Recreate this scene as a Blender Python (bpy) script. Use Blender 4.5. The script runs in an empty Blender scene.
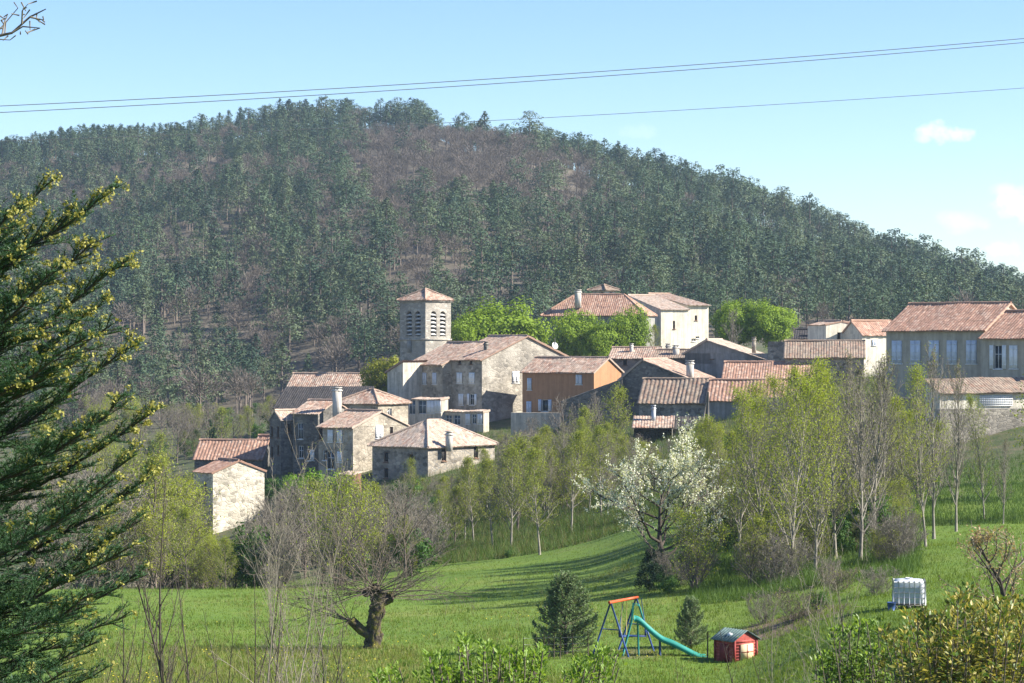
import bpy, math, random
import numpy as np
from mathutils import Vector

# ------------------------------------------------------------------ basics
F = 2348.0            # focal length of the camera in pixels of a 1024 px wide picture
CXP, CYP = 512.0, 341.5
scene = bpy.context.scene
COL = scene.collection
PI = math.pi
R = math.radians

def at(px, py, d):
    """world point seen in direction (px, py) at depth d (camera at the origin looking along +Y)"""
    return Vector(((px - CXP) / F * d, d, (CYP - py) / F * d))

# ------------------------------------------------------------------ terrain
NEAR = [(-60, -1.6), (0, -2.6), (12, -3.7), (25, -5.7), (45, -8.2)]
def zp(d, py): return (CYP - py) / F * d
P = lambda d, py: (d, zp(d, py))
FAR_ = lambda dc, zc: [(dc, zc), (dc + 50, zc + 2.4), (dc + 130, zc), (dc + 400, zc - 40), (2600, -40)]
COLS = {
 -400: [P(72,690), P(100,640), P(140,600), P(200,560), P(260,520), P(340,470), (420,-15.8)] + FAR_(920, zp(920,178)),
 0:    [P(72,688), P(100,628), P(128,590), (160,-16.8), (200,-19), (250,-18.5), P(300,478), P(360,446), P(420,424)] + FAR_(910, zp(910,169)),
 130:  [P(72,684), P(100,622), P(126,589), (155,-16.5), (190,-19.2), (230,-19), P(262,482), P(300,452), P(360,430), P(420,415)] + FAR_(900, zp(900,153)),
 200:  [P(72,683), P(100,622), P(125,588), (150,-16), (185,-19), (228,-19), (252,-14.2), (300,-12.8), (360,-12.8), (420,-12.6)] + FAR_(890, zp(890,145)),
 300:  [P(72,683), P(100,622), P(125,588), (150,-16.0), (185,-17.6), (225,-16.6), (245,-13.5), (280,-11), (330,-10), (420,-10.5)] + FAR_(880, zp(880,131)),
 400:  [P(72,682), P(100,620), P(128,582), (150,-14.6), (185,-15), (220,-14.2), (250,-12), (275,-9.8), (300,-6.5), (340,-5.5), (420,-5)] + FAR_(860, zp(860,133)),
 440:  [P(72,682), P(100,618), P(132,577), (150,-14.2), (185,-14.4), (222,-13.2), (258,-11), (275,-9.4), (300,-6), (340,-4), (420,-3)] + FAR_(850, zp(850,137)),
 520:  [P(72,682), P(80,657), P(100,612), P(138,566), P(152,556), (175,-13.6), (225,-12.4), (262,-10.0), (280,-8), (305,-4), (350,-2), (420,-1)] + FAR_(800, zp(800,156)),
 600:  [P(72,682), P(80,656), P(100,606), P(140,553), P(150,540), P(165,522), (200,-12), (240,-10), (270,-7.2), (300,-4), (330,-1.5), (420,0)] + FAR_(770, zp(770,177)),
 660:  [P(72,684), P(80,655), P(95,612), P(105,588), P(115,560), (150,-11.2), (200,-10.6), (235,-8.7), (270,-5), (320,-1.2), (420,0)] + FAR_(755, zp(755,194)),
 740:  [P(72,690), P(80,660), P(92,612), P(110,572), P(150,510), (200,-9), (235,-6.7), (270,-4), (320,-1), (420,0)] + FAR_(730, zp(730,226)),
 850:  [P(66,660), P(80,612), P(100,575), P(115,551), (150,-10.0), (186,-8.7), (193,-5.6), (240,-4), (320,-1), (420,0)] + FAR_(690, zp(690,270)),
 950:  [P(66,650), P(80,604), P(110,547), P(125,528), P(150,489), P(178,467), (186,-9), (191.5,-5.8), (240,-4.5), (320,-2), (420,0)] + FAR_(650, zp(650,308)),
 1024: [P(66,645), P(80,600), P(110,540), P(125,525), P(150,486), P(178,456), (186,-6.8), (191.5,-5.2), (240,-4.0), (320,-2), (420,0)] + FAR_(625, zp(625,335)),
 1500: [P(66,645), P(80,600), P(110,540), P(125,525), P(150,486), P(178,456), (186,-6.8), (191.5,-5.2), (240,-4.0), (320,-2), (420,0)] + FAR_(600, zp(600,352)),
}
TD = np.concatenate([np.linspace(-60, 60, 40), 60 * 1.0135 ** np.arange(1, 282)])
TP = np.linspace(-400, 1500, 191)
_keys = sorted(COLS)
_prof = np.array([np.interp(TD, *zip(*(NEAR + COLS[k]))) for k in _keys])      # (ncol, nd)
TAB = np.array([np.interp(TP, _keys, _prof[:, i]) for i in range(len(TD))])       # (nd, np)
for _ in range(10):
    t = TAB.copy(); t[:, 1:-1] = (TAB[:, :-2] + TAB[:, 1:-1] * 2 + TAB[:, 2:]) / 4; TAB = t
for _ in range(3):
    t = TAB.copy(); t[1:-1] = (TAB[:-2] + TAB[1:-1] * 2 + TAB[2:]) / 4; TAB = t

def vnoise(x, y, seed=0):
    """smooth value noise for numpy arrays"""
    xi, yi = np.floor(x).astype(np.int64), np.floor(y).astype(np.int64)
    fx, fy = x - xi, y - yi
    fx, fy = fx * fx * (3 - 2 * fx), fy * fy * (3 - 2 * fy)
    def h(a, b):
        n = (a * 374761393 + b * 668265263 + seed * 1442695041) & 0xffffffff
        n = ((n ^ (n >> 13)) * 1274126177) & 0xffffffff
        return ((n ^ (n >> 16)) & 0xffff) / 65535.0 * 2 - 1
    return (h(xi, yi) * (1 - fx) + h(xi + 1, yi) * fx) * (1 - fy) + (h(xi, yi + 1) * (1 - fx) + h(xi + 1, yi + 1) * fx) * fy

def height(X, Y):
    X = np.asarray(X, float); Y = np.asarray(Y, float)
    px = np.clip(CXP + F * X / np.maximum(Y, 8.0), -399.9, 1499.9)
    d = np.clip(Y, TD[0], TD[-1] - .01)
    j = np.clip((px + 400) / 10.0, 0, len(TP) - 1.001); j0 = j.astype(int); fj = j - j0
    i = np.clip(np.searchsorted(TD, d, side='right') - 1, 0, len(TD) - 2); fi = (d - TD[i]) / (TD[i + 1] - TD[i])
    z = (TAB[i, j0] * (1 - fj) + TAB[i, j0 + 1] * fj) * (1 - fi) + (TAB[i + 1, j0] * (1 - fj) + TAB[i + 1, j0 + 1] * fj) * fi
    amp = np.clip((Y - 400) / 150, 0, 1)
    z = z + amp * (vnoise(X / 42.0, Y / 60.0, 3) * 4.0 + vnoise(X / 17.0, Y / 25.0, 5) * 1.2)
    z = z + np.clip((Y - 50) / 60, 0, 1) * (1 - amp) * vnoise(X / 3.5, Y / 5.0, 9) * .08
    return z

def gz(px, d):
    return float(height((px - CXP) / F * d, d))
def gpt(px, d):
    return Vector(((px - CXP) / F * d, d, gz(px, d)))

# ------------------------------------------------------------------ mesh builder
class MB:
    def __init__(self):
        self.V, self.U, self.F, self.n = [], [], [], 0
    def add(self, V, faces, mat=0, uv=None):
        """faces: list of int arrays (m, k)"""
        V = np.asarray(V, float).reshape(-1, 3)
        self.V.append(V)
        self.U.append(np.zeros((len(V), 2)) if uv is None else np.asarray(uv, float).reshape(-1, 2))
        for f in faces:
            f = np.asarray(f, np.int64)
            if f.ndim == 1: f = f[None]
            self.F.append((f + self.n, mat))
        self.n += len(V)
        return self
    def poly(self, pts, mat=0, uv=None):
        return self.add(pts, [np.arange(len(pts))], mat, uv)
    def box(self, c, s, mat=0, rz=0.0, taper=1.0):
        """centre, full size; taper scales the top"""
        x, y, z = [v / 2 for v in s]
        t = taper
        v = np.array([(-x,-y,-z),(x,-y,-z),(x,y,-z),(-x,y,-z),(-x*t,-y*t,z),(x*t,-y*t,z),(x*t,y*t,z),(-x*t,y*t,z)])
        if rz:
            ca, sa = math.cos(rz), math.sin(rz)
            v[:, 0], v[:, 1] = v[:, 0] * ca - v[:, 1] * sa, v[:, 0] * sa + v[:, 1] * ca
        v = v + np.asarray(c, float)
        uv = np.stack([v[:, 0] + v[:, 1], v[:, 2]], 1)
        return self.add(v, [[(0,3,2,1),(4,5,6,7),(0,1,5,4),(1,2,6,5),(2,3,7,6),(3,0,4,7)]], mat, uv)
    def tube(self, pts, rad, sides=6, mat=0, cap=True):
        pts = np.asarray(pts, float); n = len(pts)
        rad = np.broadcast_to(np.asarray(rad, float), (n,))
        t = np.gradient(pts, axis=0); t /= np.maximum(np.linalg.norm(t, axis=1, keepdims=True), 1e-9)
        ref = np.array((0, 0, 1.0)) if abs(t[:, 2].mean()) < .8 else np.array((1.0, 0, 0))
        a = np.cross(t, ref); a /= np.maximum(np.linalg.norm(a, axis=1, keepdims=True), 1e-9)
        b = np.cross(t, a)
        ang = np.arange(sides) / sides * 2 * PI
        V = pts[:, None] + rad[:, None, None] * (np.cos(ang)[None, :, None] * a[:, None] + np.sin(ang)[None, :, None] * b[:, None])
        i = np.arange(n - 1)[:, None] * sides; k = np.arange(sides)[None]; k2 = (k + 1) % sides
        fs = [np.stack([i + k, i + k2, i + sides + k2, i + sides + k], -1).reshape(-1, 4)]
        if cap:
            fs += [np.arange(sides)[None], (n - 1) * sides + np.arange(sides)[::-1][None]]
        uv = np.stack([np.broadcast_to(ang[None], (n, sides)), np.broadcast_to(np.arange(n)[:, None], (n, sides))], -1).reshape(-1, 2)
        return self.add(V.reshape(-1, 3), fs, mat, uv)
    def quads(self, C, A, B, mat=0, bend=None):
        """many separate diamond leaves: centres C, half axes A (length) and B (width)"""
        n = len(C)
        V = np.stack([C - A, C + B, C + A, C - B], 1).reshape(-1, 3)
        return self.add(V, [np.arange(4 * n).reshape(n, 4)], mat)
    def tris(self, T, mat=0):
        n = len(T)
        return self.add(T.reshape(-1, 3), [np.arange(3 * n).reshape(n, 3)], mat)
    def merge(self, o, M=None, off=(0, 0, 0), mat=None):
        V = np.concatenate(o.V)
        if M is not None: V = V @ np.asarray(M).T
        self.V.append(V + np.asarray(off)); self.U.append(np.concatenate(o.U))
        for f, m in o.F: self.F.append((f + self.n, m if mat is None else mat))
        self.n += len(V)
        return self
    def mesh(self, name, mats, smooth=False):
        me = bpy.data.meshes.new(name)
        if not self.V: return me
        V = np.concatenate(self.V); U = np.concatenate(self.U)
        tot = [np.full(len(f), f.shape[1]) for f, m in self.F]
        mi = np.concatenate([np.full(len(f), m) for f, m in self.F])
        li = np.concatenate([f.ravel() for f, m in self.F])
        tot = np.concatenate(tot); st = np.concatenate([[0], np.cumsum(tot)[:-1]])
        me.vertices.add(len(V)); me.vertices.foreach_set('co', V.astype(np.float32).ravel())
        me.loops.add(len(li)); me.loops.foreach_set('vertex_index', li.astype(np.int32))
        me.polygons.add(len(st)); me.polygons.foreach_set('loop_start', st.astype(np.int32))
        me.polygons.foreach_set('material_index', mi.astype(np.int32))
        uv = me.uv_layers.new(name='UVMap')
        uv.data.foreach_set('uv', U[li].astype(np.float32).ravel())
        if not isinstance(mats, (list, tuple)): mats = [mats]
        for m in mats: me.materials.append(m)
        me.update(calc_edges=True)
        if smooth: me.polygons.foreach_set('use_smooth', np.ones(len(st), bool))
        return me
    def build(self, name, mats, parent=None, smooth=False):
        o = bpy.data.objects.new(name, self.mesh(name, mats, smooth))
        COL.objects.link(o)
        if parent is not None: o.parent = parent
        return o

def tag(o, label=None, cat=None, group=None, kind=None):
    if label: o['label'] = label
    if cat: o['category'] = cat
    if group: o['group'] = group
    if kind: o['kind'] = kind
    return o
def empty(name, loc, rz=0.0, label=None, cat=None, group=None):
    o = bpy.data.objects.new(name, None); COL.objects.link(o)
    o.location = loc; o.rotation_euler = (0, 0, rz); o.empty_display_size = .5
    return tag(o, label, cat, group)
def link_mesh(name, me, parent):
    o = bpy.data.objects.new(name, me); COL.objects.link(o); o.parent = parent
    return o

# ------------------------------------------------------------------ materials
def nm(name):
    m = bpy.data.materials.new(name); m.use_nodes = True
    nt = m.node_tree; b = nt.nodes['Principled BSDF']
    b.inputs['Roughness'].default_value = .85
    b.inputs['Specular IOR Level'].default_value = .2
    return m, nt, nt.nodes, nt.links, b
def ramp(nt, fac, stops):
    r = nt.nodes.new('ShaderNodeValToRGB'); e = r.color_ramp.elements
    while len(e) < len(stops): e.new(.5)
    for el, (p, c) in zip(e, stops):
        el.position = p; el.color = (*c, 1)
    nt.links.new(fac, r.inputs[0])
    return r.outputs[0]
def noise(nt, scale, detail=4, vec=None, rough=.55):
    n = nt.nodes.new('ShaderNodeTexNoise'); n.inputs['Scale'].default_value = scale
    n.inputs['Detail'].default_value = detail; n.inputs['Roughness'].default_value = rough
    if vec is not None: nt.links.new(vec, n.inputs['Vector'])
    return n.outputs['Fac']
def coord(nt, which='Object'):
    return nt.nodes.new('ShaderNodeTexCoord').outputs[which]
def mix(nt, fac, a, b, blend='MIX'):
    m = nt.nodes.new('ShaderNodeMix'); m.data_type = 'RGBA'; m.blend_type = blend
    for sock, v in ((m.inputs[0], fac), (m.inputs[6], a), (m.inputs[7], b)):
        if isinstance(v, (int, float)): sock.default_value = v
        elif isinstance(v, tuple): sock.default_value = (*v, 1)
        else: nt.links.new(v, sock)
    return m.outputs[2]
def math_(nt, op, a, b=None, clamp=False):
    m = nt.nodes.new('ShaderNodeMath'); m.operation = op; m.use_clamp = clamp
    for s, v in zip(m.inputs, (a, b)):
        if v is None: continue
        if isinstance(v, (int, float)): s.default_value = v
        else: nt.links.new(v, s)
    return m.outputs[0]
def bump(nt, b, h, strength=.5, dist=.05):
    n = nt.nodes.new('ShaderNodeBump'); n.inputs['Strength'].default_value = strength; n.inputs['Distance'].default_value = dist
    nt.links.new(h, n.inputs['Height']); nt.links.new(n.outputs[0], b.inputs['Normal'])

def plain(name, c, rough=.7, var=.15, scale=3.0, metal=0.0):
    m, nt, N, L, b = nm(name)
    n = noise(nt, scale, 5, coord(nt))
    lo = tuple(x * (1 - var) for x in c); hi = tuple(min(1, x * (1 + var)) for x in c)
    L.new(ramp(nt, n, [(.3, lo), (.7, hi)]), b.inputs['Base Color'])
    b.inputs['Roughness'].default_value = rough; b.inputs['Metallic'].default_value = metal
    return m

def stone(name, c, dark=.55, mortar=None, size=.38, stain=.35, plaster=0.0, pc=(.42, .37, .30)):
    """rubble stone wall in metres of UV; plaster: share of the wall still rendered"""
    m, nt, N, L, b = nm(name)
    uv = coord(nt, 'UV')
    mp = N.new('ShaderNodeMapping'); mp.inputs['Scale'].default_value = (1 / size, 1.6 / size, 1); L.new(uv, mp.inputs[0])
    wn = N.new('ShaderNodeTexNoise'); wn.inputs['Scale'].default_value = 1.2; L.new(mp.outputs[0], wn.inputs['Vector'])
    ad = N.new('ShaderNodeMix'); ad.data_type = 'RGBA'; ad.blend_type = 'ADD'; ad.inputs[0].default_value = .35
    L.new(mp.outputs[0], ad.inputs[6]); L.new(wn.outputs['Color'], ad.inputs[7])
    v = N.new('ShaderNodeTexVoronoi'); v.inputs['Scale'].default_value = 1; L.new(ad.outputs[2], v.inputs['Vector'])
    e = N.new('ShaderNodeTexVoronoi'); e.feature = 'DISTANCE_TO_EDGE'; e.inputs['Scale'].default_value = 1; L.new(ad.outputs[2], e.inputs['Vector'])
    sep = N.new('ShaderNodeSeparateColor'); L.new(v.outputs['Color'], sep.inputs[0])
    s = ramp(nt, sep.outputs[0], [(0, tuple(x * dark for x in c)), (.35, tuple(x * .85 for x in c)), (.7, c), (1, tuple(min(.8, x * 1.25) for x in c))])
    mo = mortar or tuple(x * .8 for x in c)
    ed = ramp(nt, e.outputs['Distance'], [(.03, (0, 0, 0)), (.09, (1, 1, 1))])
    col = mix(nt, ed, mo, s)
    big = noise(nt, .35, 6, uv, .62)
    if plaster:
        pm = ramp(nt, noise(nt, .55, 6, uv, .65), [(1 - plaster - .06, (0, 0, 0)), (1 - plaster + .06, (1, 1, 1))])
        pl = mix(nt, noise(nt, 2.5, 5, uv), tuple(x * .82 for x in pc), tuple(min(.8, x * 1.1) for x in pc))
        col = mix(nt, pm, col, pl)
    st = ramp(nt, big, [(.35, (1 - stain,) * 3), (.62, (1, 1, 1))])
    col = mix(nt, 1.0, col, st, 'MULTIPLY')
    L.new(col, b.inputs['Base Color'])
    bump(nt, b, ed, .6, .04)
    return m

def plaster(name, c, stain=.25):
    m, nt, N, L, b = nm(name)
    uv = coord(nt, 'UV')
    f = noise(nt, 1.5, 6, uv, .65)
    col = ramp(nt, f, [(.3, tuple(x * (1 - stain) for x in c)), (.55, c), (.8, tuple(min(.85, x * 1.08) for x in c))])
    mp = N.new('ShaderNodeMapping'); mp.inputs['Scale'].default_value = (2.2, .18, 1); L.new(uv, mp.inputs[0])
    st = ramp(nt, noise(nt, 1.0, 4, mp.outputs[0], .6), [(.42, (1 - stain * 1.3,) * 3), (.6, (1, 1, 1))])
    L.new(mix(nt, 1.0, col, st, 'MULTIPLY'), b.inputs['Base Color'])
    bump(nt, b, noise(nt, 14, 3, uv), .25, .02)
    return m

def tiles(name, cols, grey=.35, per=.27, gcol=(.27, .235, .19)):
    """canal tiles: one colour per tile, weathered patches; UV in metres (u along the eave, v up the slope)"""
    m, nt, N, L, b = nm(name)
    uv = coord(nt, 'UV')
    sx = N.new('ShaderNodeSeparateXYZ'); L.new(uv, sx.inputs[0])
    cu = math_(nt, 'FLOOR', math_(nt, 'DIVIDE', sx.outputs[0], per)); cv = math_(nt, 'FLOOR', math_(nt, 'DIVIDE', sx.outputs[1], .36))
    cb = N.new('ShaderNodeCombineXYZ'); L.new(cu, cb.inputs[0]); L.new(cv, cb.inputs[1])
    oi = N.new('ShaderNodeObjectInfo'); L.new(oi.outputs['Random'], cb.inputs[2])
    w = N.new('ShaderNodeTexWhiteNoise'); L.new(cb.outputs[0], w.inputs['Vector'])
    n = len(cols)
    col = ramp(nt, w.outputs['Value'], [(i / max(1, n - 1), c) for i, c in enumerate(cols)])
    g = ramp(nt, noise(nt, .5, 6, uv, .68), [(.62 - grey * .5, (0, 0, 0)), (.85 - grey * .4, (1, 1, 1))])
    col = mix(nt, math_(nt, 'MULTIPLY', g, .8), col, gcol)
    col = mix(nt, .7, col, ramp(nt, noise(nt, 1.3, 5, uv, .7), [(.30, (.42, .42, .42)), (.5, (.95, .95, .95)), (.68, (1.25, 1.22, 1.16))]), 'MULTIPLY')
    sp = ramp(nt, noise(nt, 4.0, 3, uv), [(.35, (.62, .6, .58)), (.55, (1, 1, 1))])
    col = mix(nt, .8, col, sp, 'MULTIPLY')
    L.new(col, b.inputs['Base Color'])
    return m

def leaf(name, cols, trans=.3, rough=.6, each=.72):
    """each leaf of the crown gets its own colour out of cols"""
    m, nt, N, L, b = nm(name)
    g = N.new('ShaderNodeNewGeometry'); oi = N.new('ShaderNodeObjectInfo')
    f = math_(nt, 'ADD', math_(nt, 'MULTIPLY', g.outputs['Random Per Island'], each), math_(nt, 'MULTIPLY', oi.outputs['Random'], 1 - each))
    n = len(cols)
    col = ramp(nt, f, [(i / max(1, n - 1), c) for i, c in enumerate(cols)])
    L.new(col, b.inputs['Base Color']); b.inputs['Roughness'].default_value = rough
    t = N.new('ShaderNodeBsdfTranslucent'); L.new(mix(nt, 1.0, col, (1.3, 1.25, .6), 'MULTIPLY'), t.inputs['Color'])
    ms = N.new('ShaderNodeMixShader'); ms.inputs[0].default_value = trans
    L.new(b.outputs[0], ms.inputs[1]); L.new(t.outputs[0], ms.inputs[2]); L.new(ms.outputs[0], N['Material Output'].inputs['Surface'])
    return m

def glass(name, c=(.03, .04, .05)):
    m, nt, N, L, b = nm(name)
    b.inputs['Base Color'].default_value = (*c, 1); b.inputs['Roughness'].default_value = .12; b.inputs['Specular IOR Level'].default_value = .5
    return m

M = {}
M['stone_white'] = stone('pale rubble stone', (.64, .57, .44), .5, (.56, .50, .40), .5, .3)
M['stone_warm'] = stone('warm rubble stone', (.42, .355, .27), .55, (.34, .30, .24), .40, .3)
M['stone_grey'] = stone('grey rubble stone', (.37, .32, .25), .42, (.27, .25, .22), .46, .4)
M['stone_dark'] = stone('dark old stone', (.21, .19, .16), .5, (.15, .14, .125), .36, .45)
M['stone_rend'] = stone('patchy rendered stone', (.39, .335, .255), .55, None, .46, .35, .45, (.50, .44, .345))
M['stone_gable'] = stone('gable wall with old render', (.40, .355, .285), .55, None, .5, .38, .45, (.48, .43, .35))
M['stone_retain'] = stone('retaining wall stone', (.36, .315, .25), .5, (.27, .24, .20), .32, .35)
M['tower_stone'] = stone('church tower stone', (.38, .34, .28), .65, (.30, .28, .245), .6, .25)
M['plaster_white'] = plaster('white lime plaster', (.68, .62, .50), .22)
M['plaster_grey'] = plaster('grey cement render', (.30, .285, .26))
M['plaster_house'] = plaster('beige-grey house render', (.44, .385, .30), .16)
M['plaster_orange'] = plaster('orange render', (.41, .215, .11), .12)
M['plaster_cream'] = plaster('cream render', (.60, .53, .42))
M['terracotta'] = plaster('terracotta brick', (.26, .14, .09))
T1, T2, T3, T4, T5, T6 = (.37, .215, .15), (.46, .32, .24), (.30, .18, .125), (.43, .345, .27), (.235, .16, .12), (.54, .43, .345)
M['tile_red'] = tiles('red clay tiles', [T3, T1, T1, T2, T1, T3], .16)
M['tile_mix'] = tiles('weathered clay tiles', [T3, T1, T2, T4, T5, T2, T6], .38, gcol=(.38, .30, .225))
M['tile_pale'] = tiles('pale weathered tiles', [T2, T4, T6, T2, T4, T1], .42, gcol=(.46, .385, .30))
M['tile_brown'] = tiles('brown mossy tiles', [T5, (.27, .2, .145), (.33, .255, .19), T3, (.20, .15, .11)], .45, gcol=(.27, .225, .175))
M['tile_dark_shade'] = tiles('dark roof tiles with painted shade', [(.045, .042, .042), (.07, .062, .058), (.055, .05, .046)], .25, gcol=(.085, .075, .068))  # shade on the front barn's roof is painted into this dark tone
M['shutter_white'] = plain('white painted shutter', (.74, .74, .72), .5, .08)
M['shutter_blue'] = plain('pale blue-grey shutter', (.56, .60, .66), .5, .08)
M['frame_wood'] = plain('brown window frame', (.16, .09, .055))
M['frame_white'] = plain('white window frame', (.66, .65, .62), .5, .06)
M['pane'] = glass('window glass')
M['pane_sky'] = glass('veranda glass', (.10, .13, .16))
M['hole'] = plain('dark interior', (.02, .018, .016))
M['wood_dark'] = plain('dark old timber', (.07, .05, .038))
M['wood_grey'] = plain('weathered grey timber', (.22, .195, .17))
M['verge'] = plain('cream verge mortar', (.50, .44, .34))
M['louvre'] = plain('pale stone louvre', (.50, .48, .44))
M['chim'] = plaster('chimney render', (.60, .56, .49))
M['metal_grey'] = plain('galvanised metal', (.40, .41, .42), .45, .1, 5, .6)
# ------------------------------------------------------------------ houses
def slope(mb, A, B, U, hl=0.0, hr=0.0, per=.27, amp=.045, thick=.10, mat=0, rng=None):
    """one tiled roof slope: eave from A to B, U = vector from the eave to the ridge, hl / hr = how far the ridge end is set in"""
    A, B, U = (np.asarray(v, float) for v in (A, B, U))
    W = np.linalg.norm(B - A); e = (B - A) / W; Lu = np.linalg.norm(U)
    N = np.cross(e, U / Lu); N = N if N[2] > 0 else -N
    k = max(8, int(W / per) * 6); u = np.linspace(0, W, k + 1)
    vm = np.ones_like(u)
    if hl > 0: vm = np.minimum(vm, u / hl)
    if hr > 0: vm = np.minimum(vm, (W - u) / hr)
    vm = np.clip(vm, 0.001, 1)
    nv = max(3, int(Lu / .42)); t = np.linspace(0, 1, nv + 1)
    rs = np.random.RandomState(int(abs(A[0] * 97 + B[1] * 31 + Lu * 1009)) % 99991)
    ph = (u / per) * 2 * PI
    sag = vnoise(u / 2.7, u * 0 + A[1], 7) * .09
    wob = rs.rand(nv + 1, max(2, int(W / per) + 2)) * .05
    col = np.clip((u / per).astype(int), 0, wob.shape[1] - 1)
    h = amp * np.abs(np.sin(ph / 2))[None] + sag[None] + wob[:, col]
    pts = A + e * u[None, :, None] + U * (t[:, None] * vm[None])[..., None] + N * h[..., None]
    edge = rs.rand(wob.shape[1])[col] * .07
    pts[0] -= (U / Lu) * edge[:, None]
    uv = np.stack([np.broadcast_to(u[None], h.shape), t[:, None] * vm[None] * Lu], -1)
    i = np.arange(nv)[:, None] * (k + 1) + np.arange(k)[None]
    mb.add(pts.reshape(-1, 3), [np.stack([i, i + 1, i + k + 2, i + k + 1], -1).reshape(-1, 4)], mat, uv)
    # underside and eave edge
    a, b = A - N * thick, B - N * thick
    top_l, top_r = a + e * hl + U, b - e * hr + U
    q = [a, b, top_r, top_l] if np.linalg.norm(top_r - top_l) > .05 else [a, b, top_l]
    mb.poly(q, mat, [(0, 0)] * len(q))
    w = pts[0]; lo = A + e * u[:, None] - N * thick
    V = np.concatenate([w, lo]); j = np.arange(k)
    mb.add(V, [np.stack([j, j + 1, k + 2 + j, k + 1 + j], -1)], mat, np.concatenate([np.stack([u, u * 0], 1)] * 2))
    for s, C in ((0, hl), (1, hr)):        # verge edges of a gabled slope
        if C == 0:
            c0 = pts[:, 0] if s == 0 else pts[:, -1]
            base = (A if s == 0 else B) + U * t[:, None] - N * thick
            V = np.concatenate([c0, base]); j = np.arange(nv)
            mb.add(V, [np.stack([j, j + 1, nv + 2 + j, nv + 1 + j], -1)], mat, np.zeros((len(V), 2)))

slope_ = slope
def ridge(mb, A, B, r=.13, mat=0):
    A, B = np.asarray(A, float), np.asarray(B, float); n = max(3, int(np.linalg.norm(B - A) / .4))
    t = np.linspace(0, 1, n)[:, None]; pts = A + (B - A) * t
    mb.tube(pts, r + .02 * (np.arange(n) % 2), 7, mat)

def wall_face(mb, O, ud, W, z0, z1, holes, inward, mat=0, reveal=.22, du=0.0):
    """rectangular wall with real openings; holes = (u0, u1, w0, w1)"""
    O, ud, inward = (np.asarray(v, float) for v in (O, ud, inward)); up = np.array((0, 0, 1.0))
    us = sorted({0.0, W, *[h[0] for h in holes], *[h[1] for h in holes]})
    zs = sorted({z0, z1, *[h[2] for h in holes], *[h[3] for h in holes]})
    for i in range(len(us) - 1):
        for j in range(len(zs) - 1):
            uc, zc = (us[i] + us[i + 1]) / 2, (zs[j] + zs[j + 1]) / 2
            if any(h[0] < uc < h[1] and h[2] < zc < h[3] for h in holes): continue
            c = [(us[i], zs[j]), (us[i + 1], zs[j]), (us[i + 1], zs[j + 1]), (us[i], zs[j + 1])]
            mb.poly([O + ud * a + up * b for a, b in c], mat, [(a + du, b) for a, b in c])
    for a, b, c, d in holes:
        p = [O + ud * a + up * c, O + ud * b + up * c, O + ud * b + up * d, O + ud * a + up * d]
        q = [x + inward * reveal for x in p]
        for i in range(4):
            k = (i + 1) % 4
            mb.poly([p[i], p[k], q[k], q[i]], mat, [(0, i), (reveal, i), (reveal, i + .5), (0, i + .5)])

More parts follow.
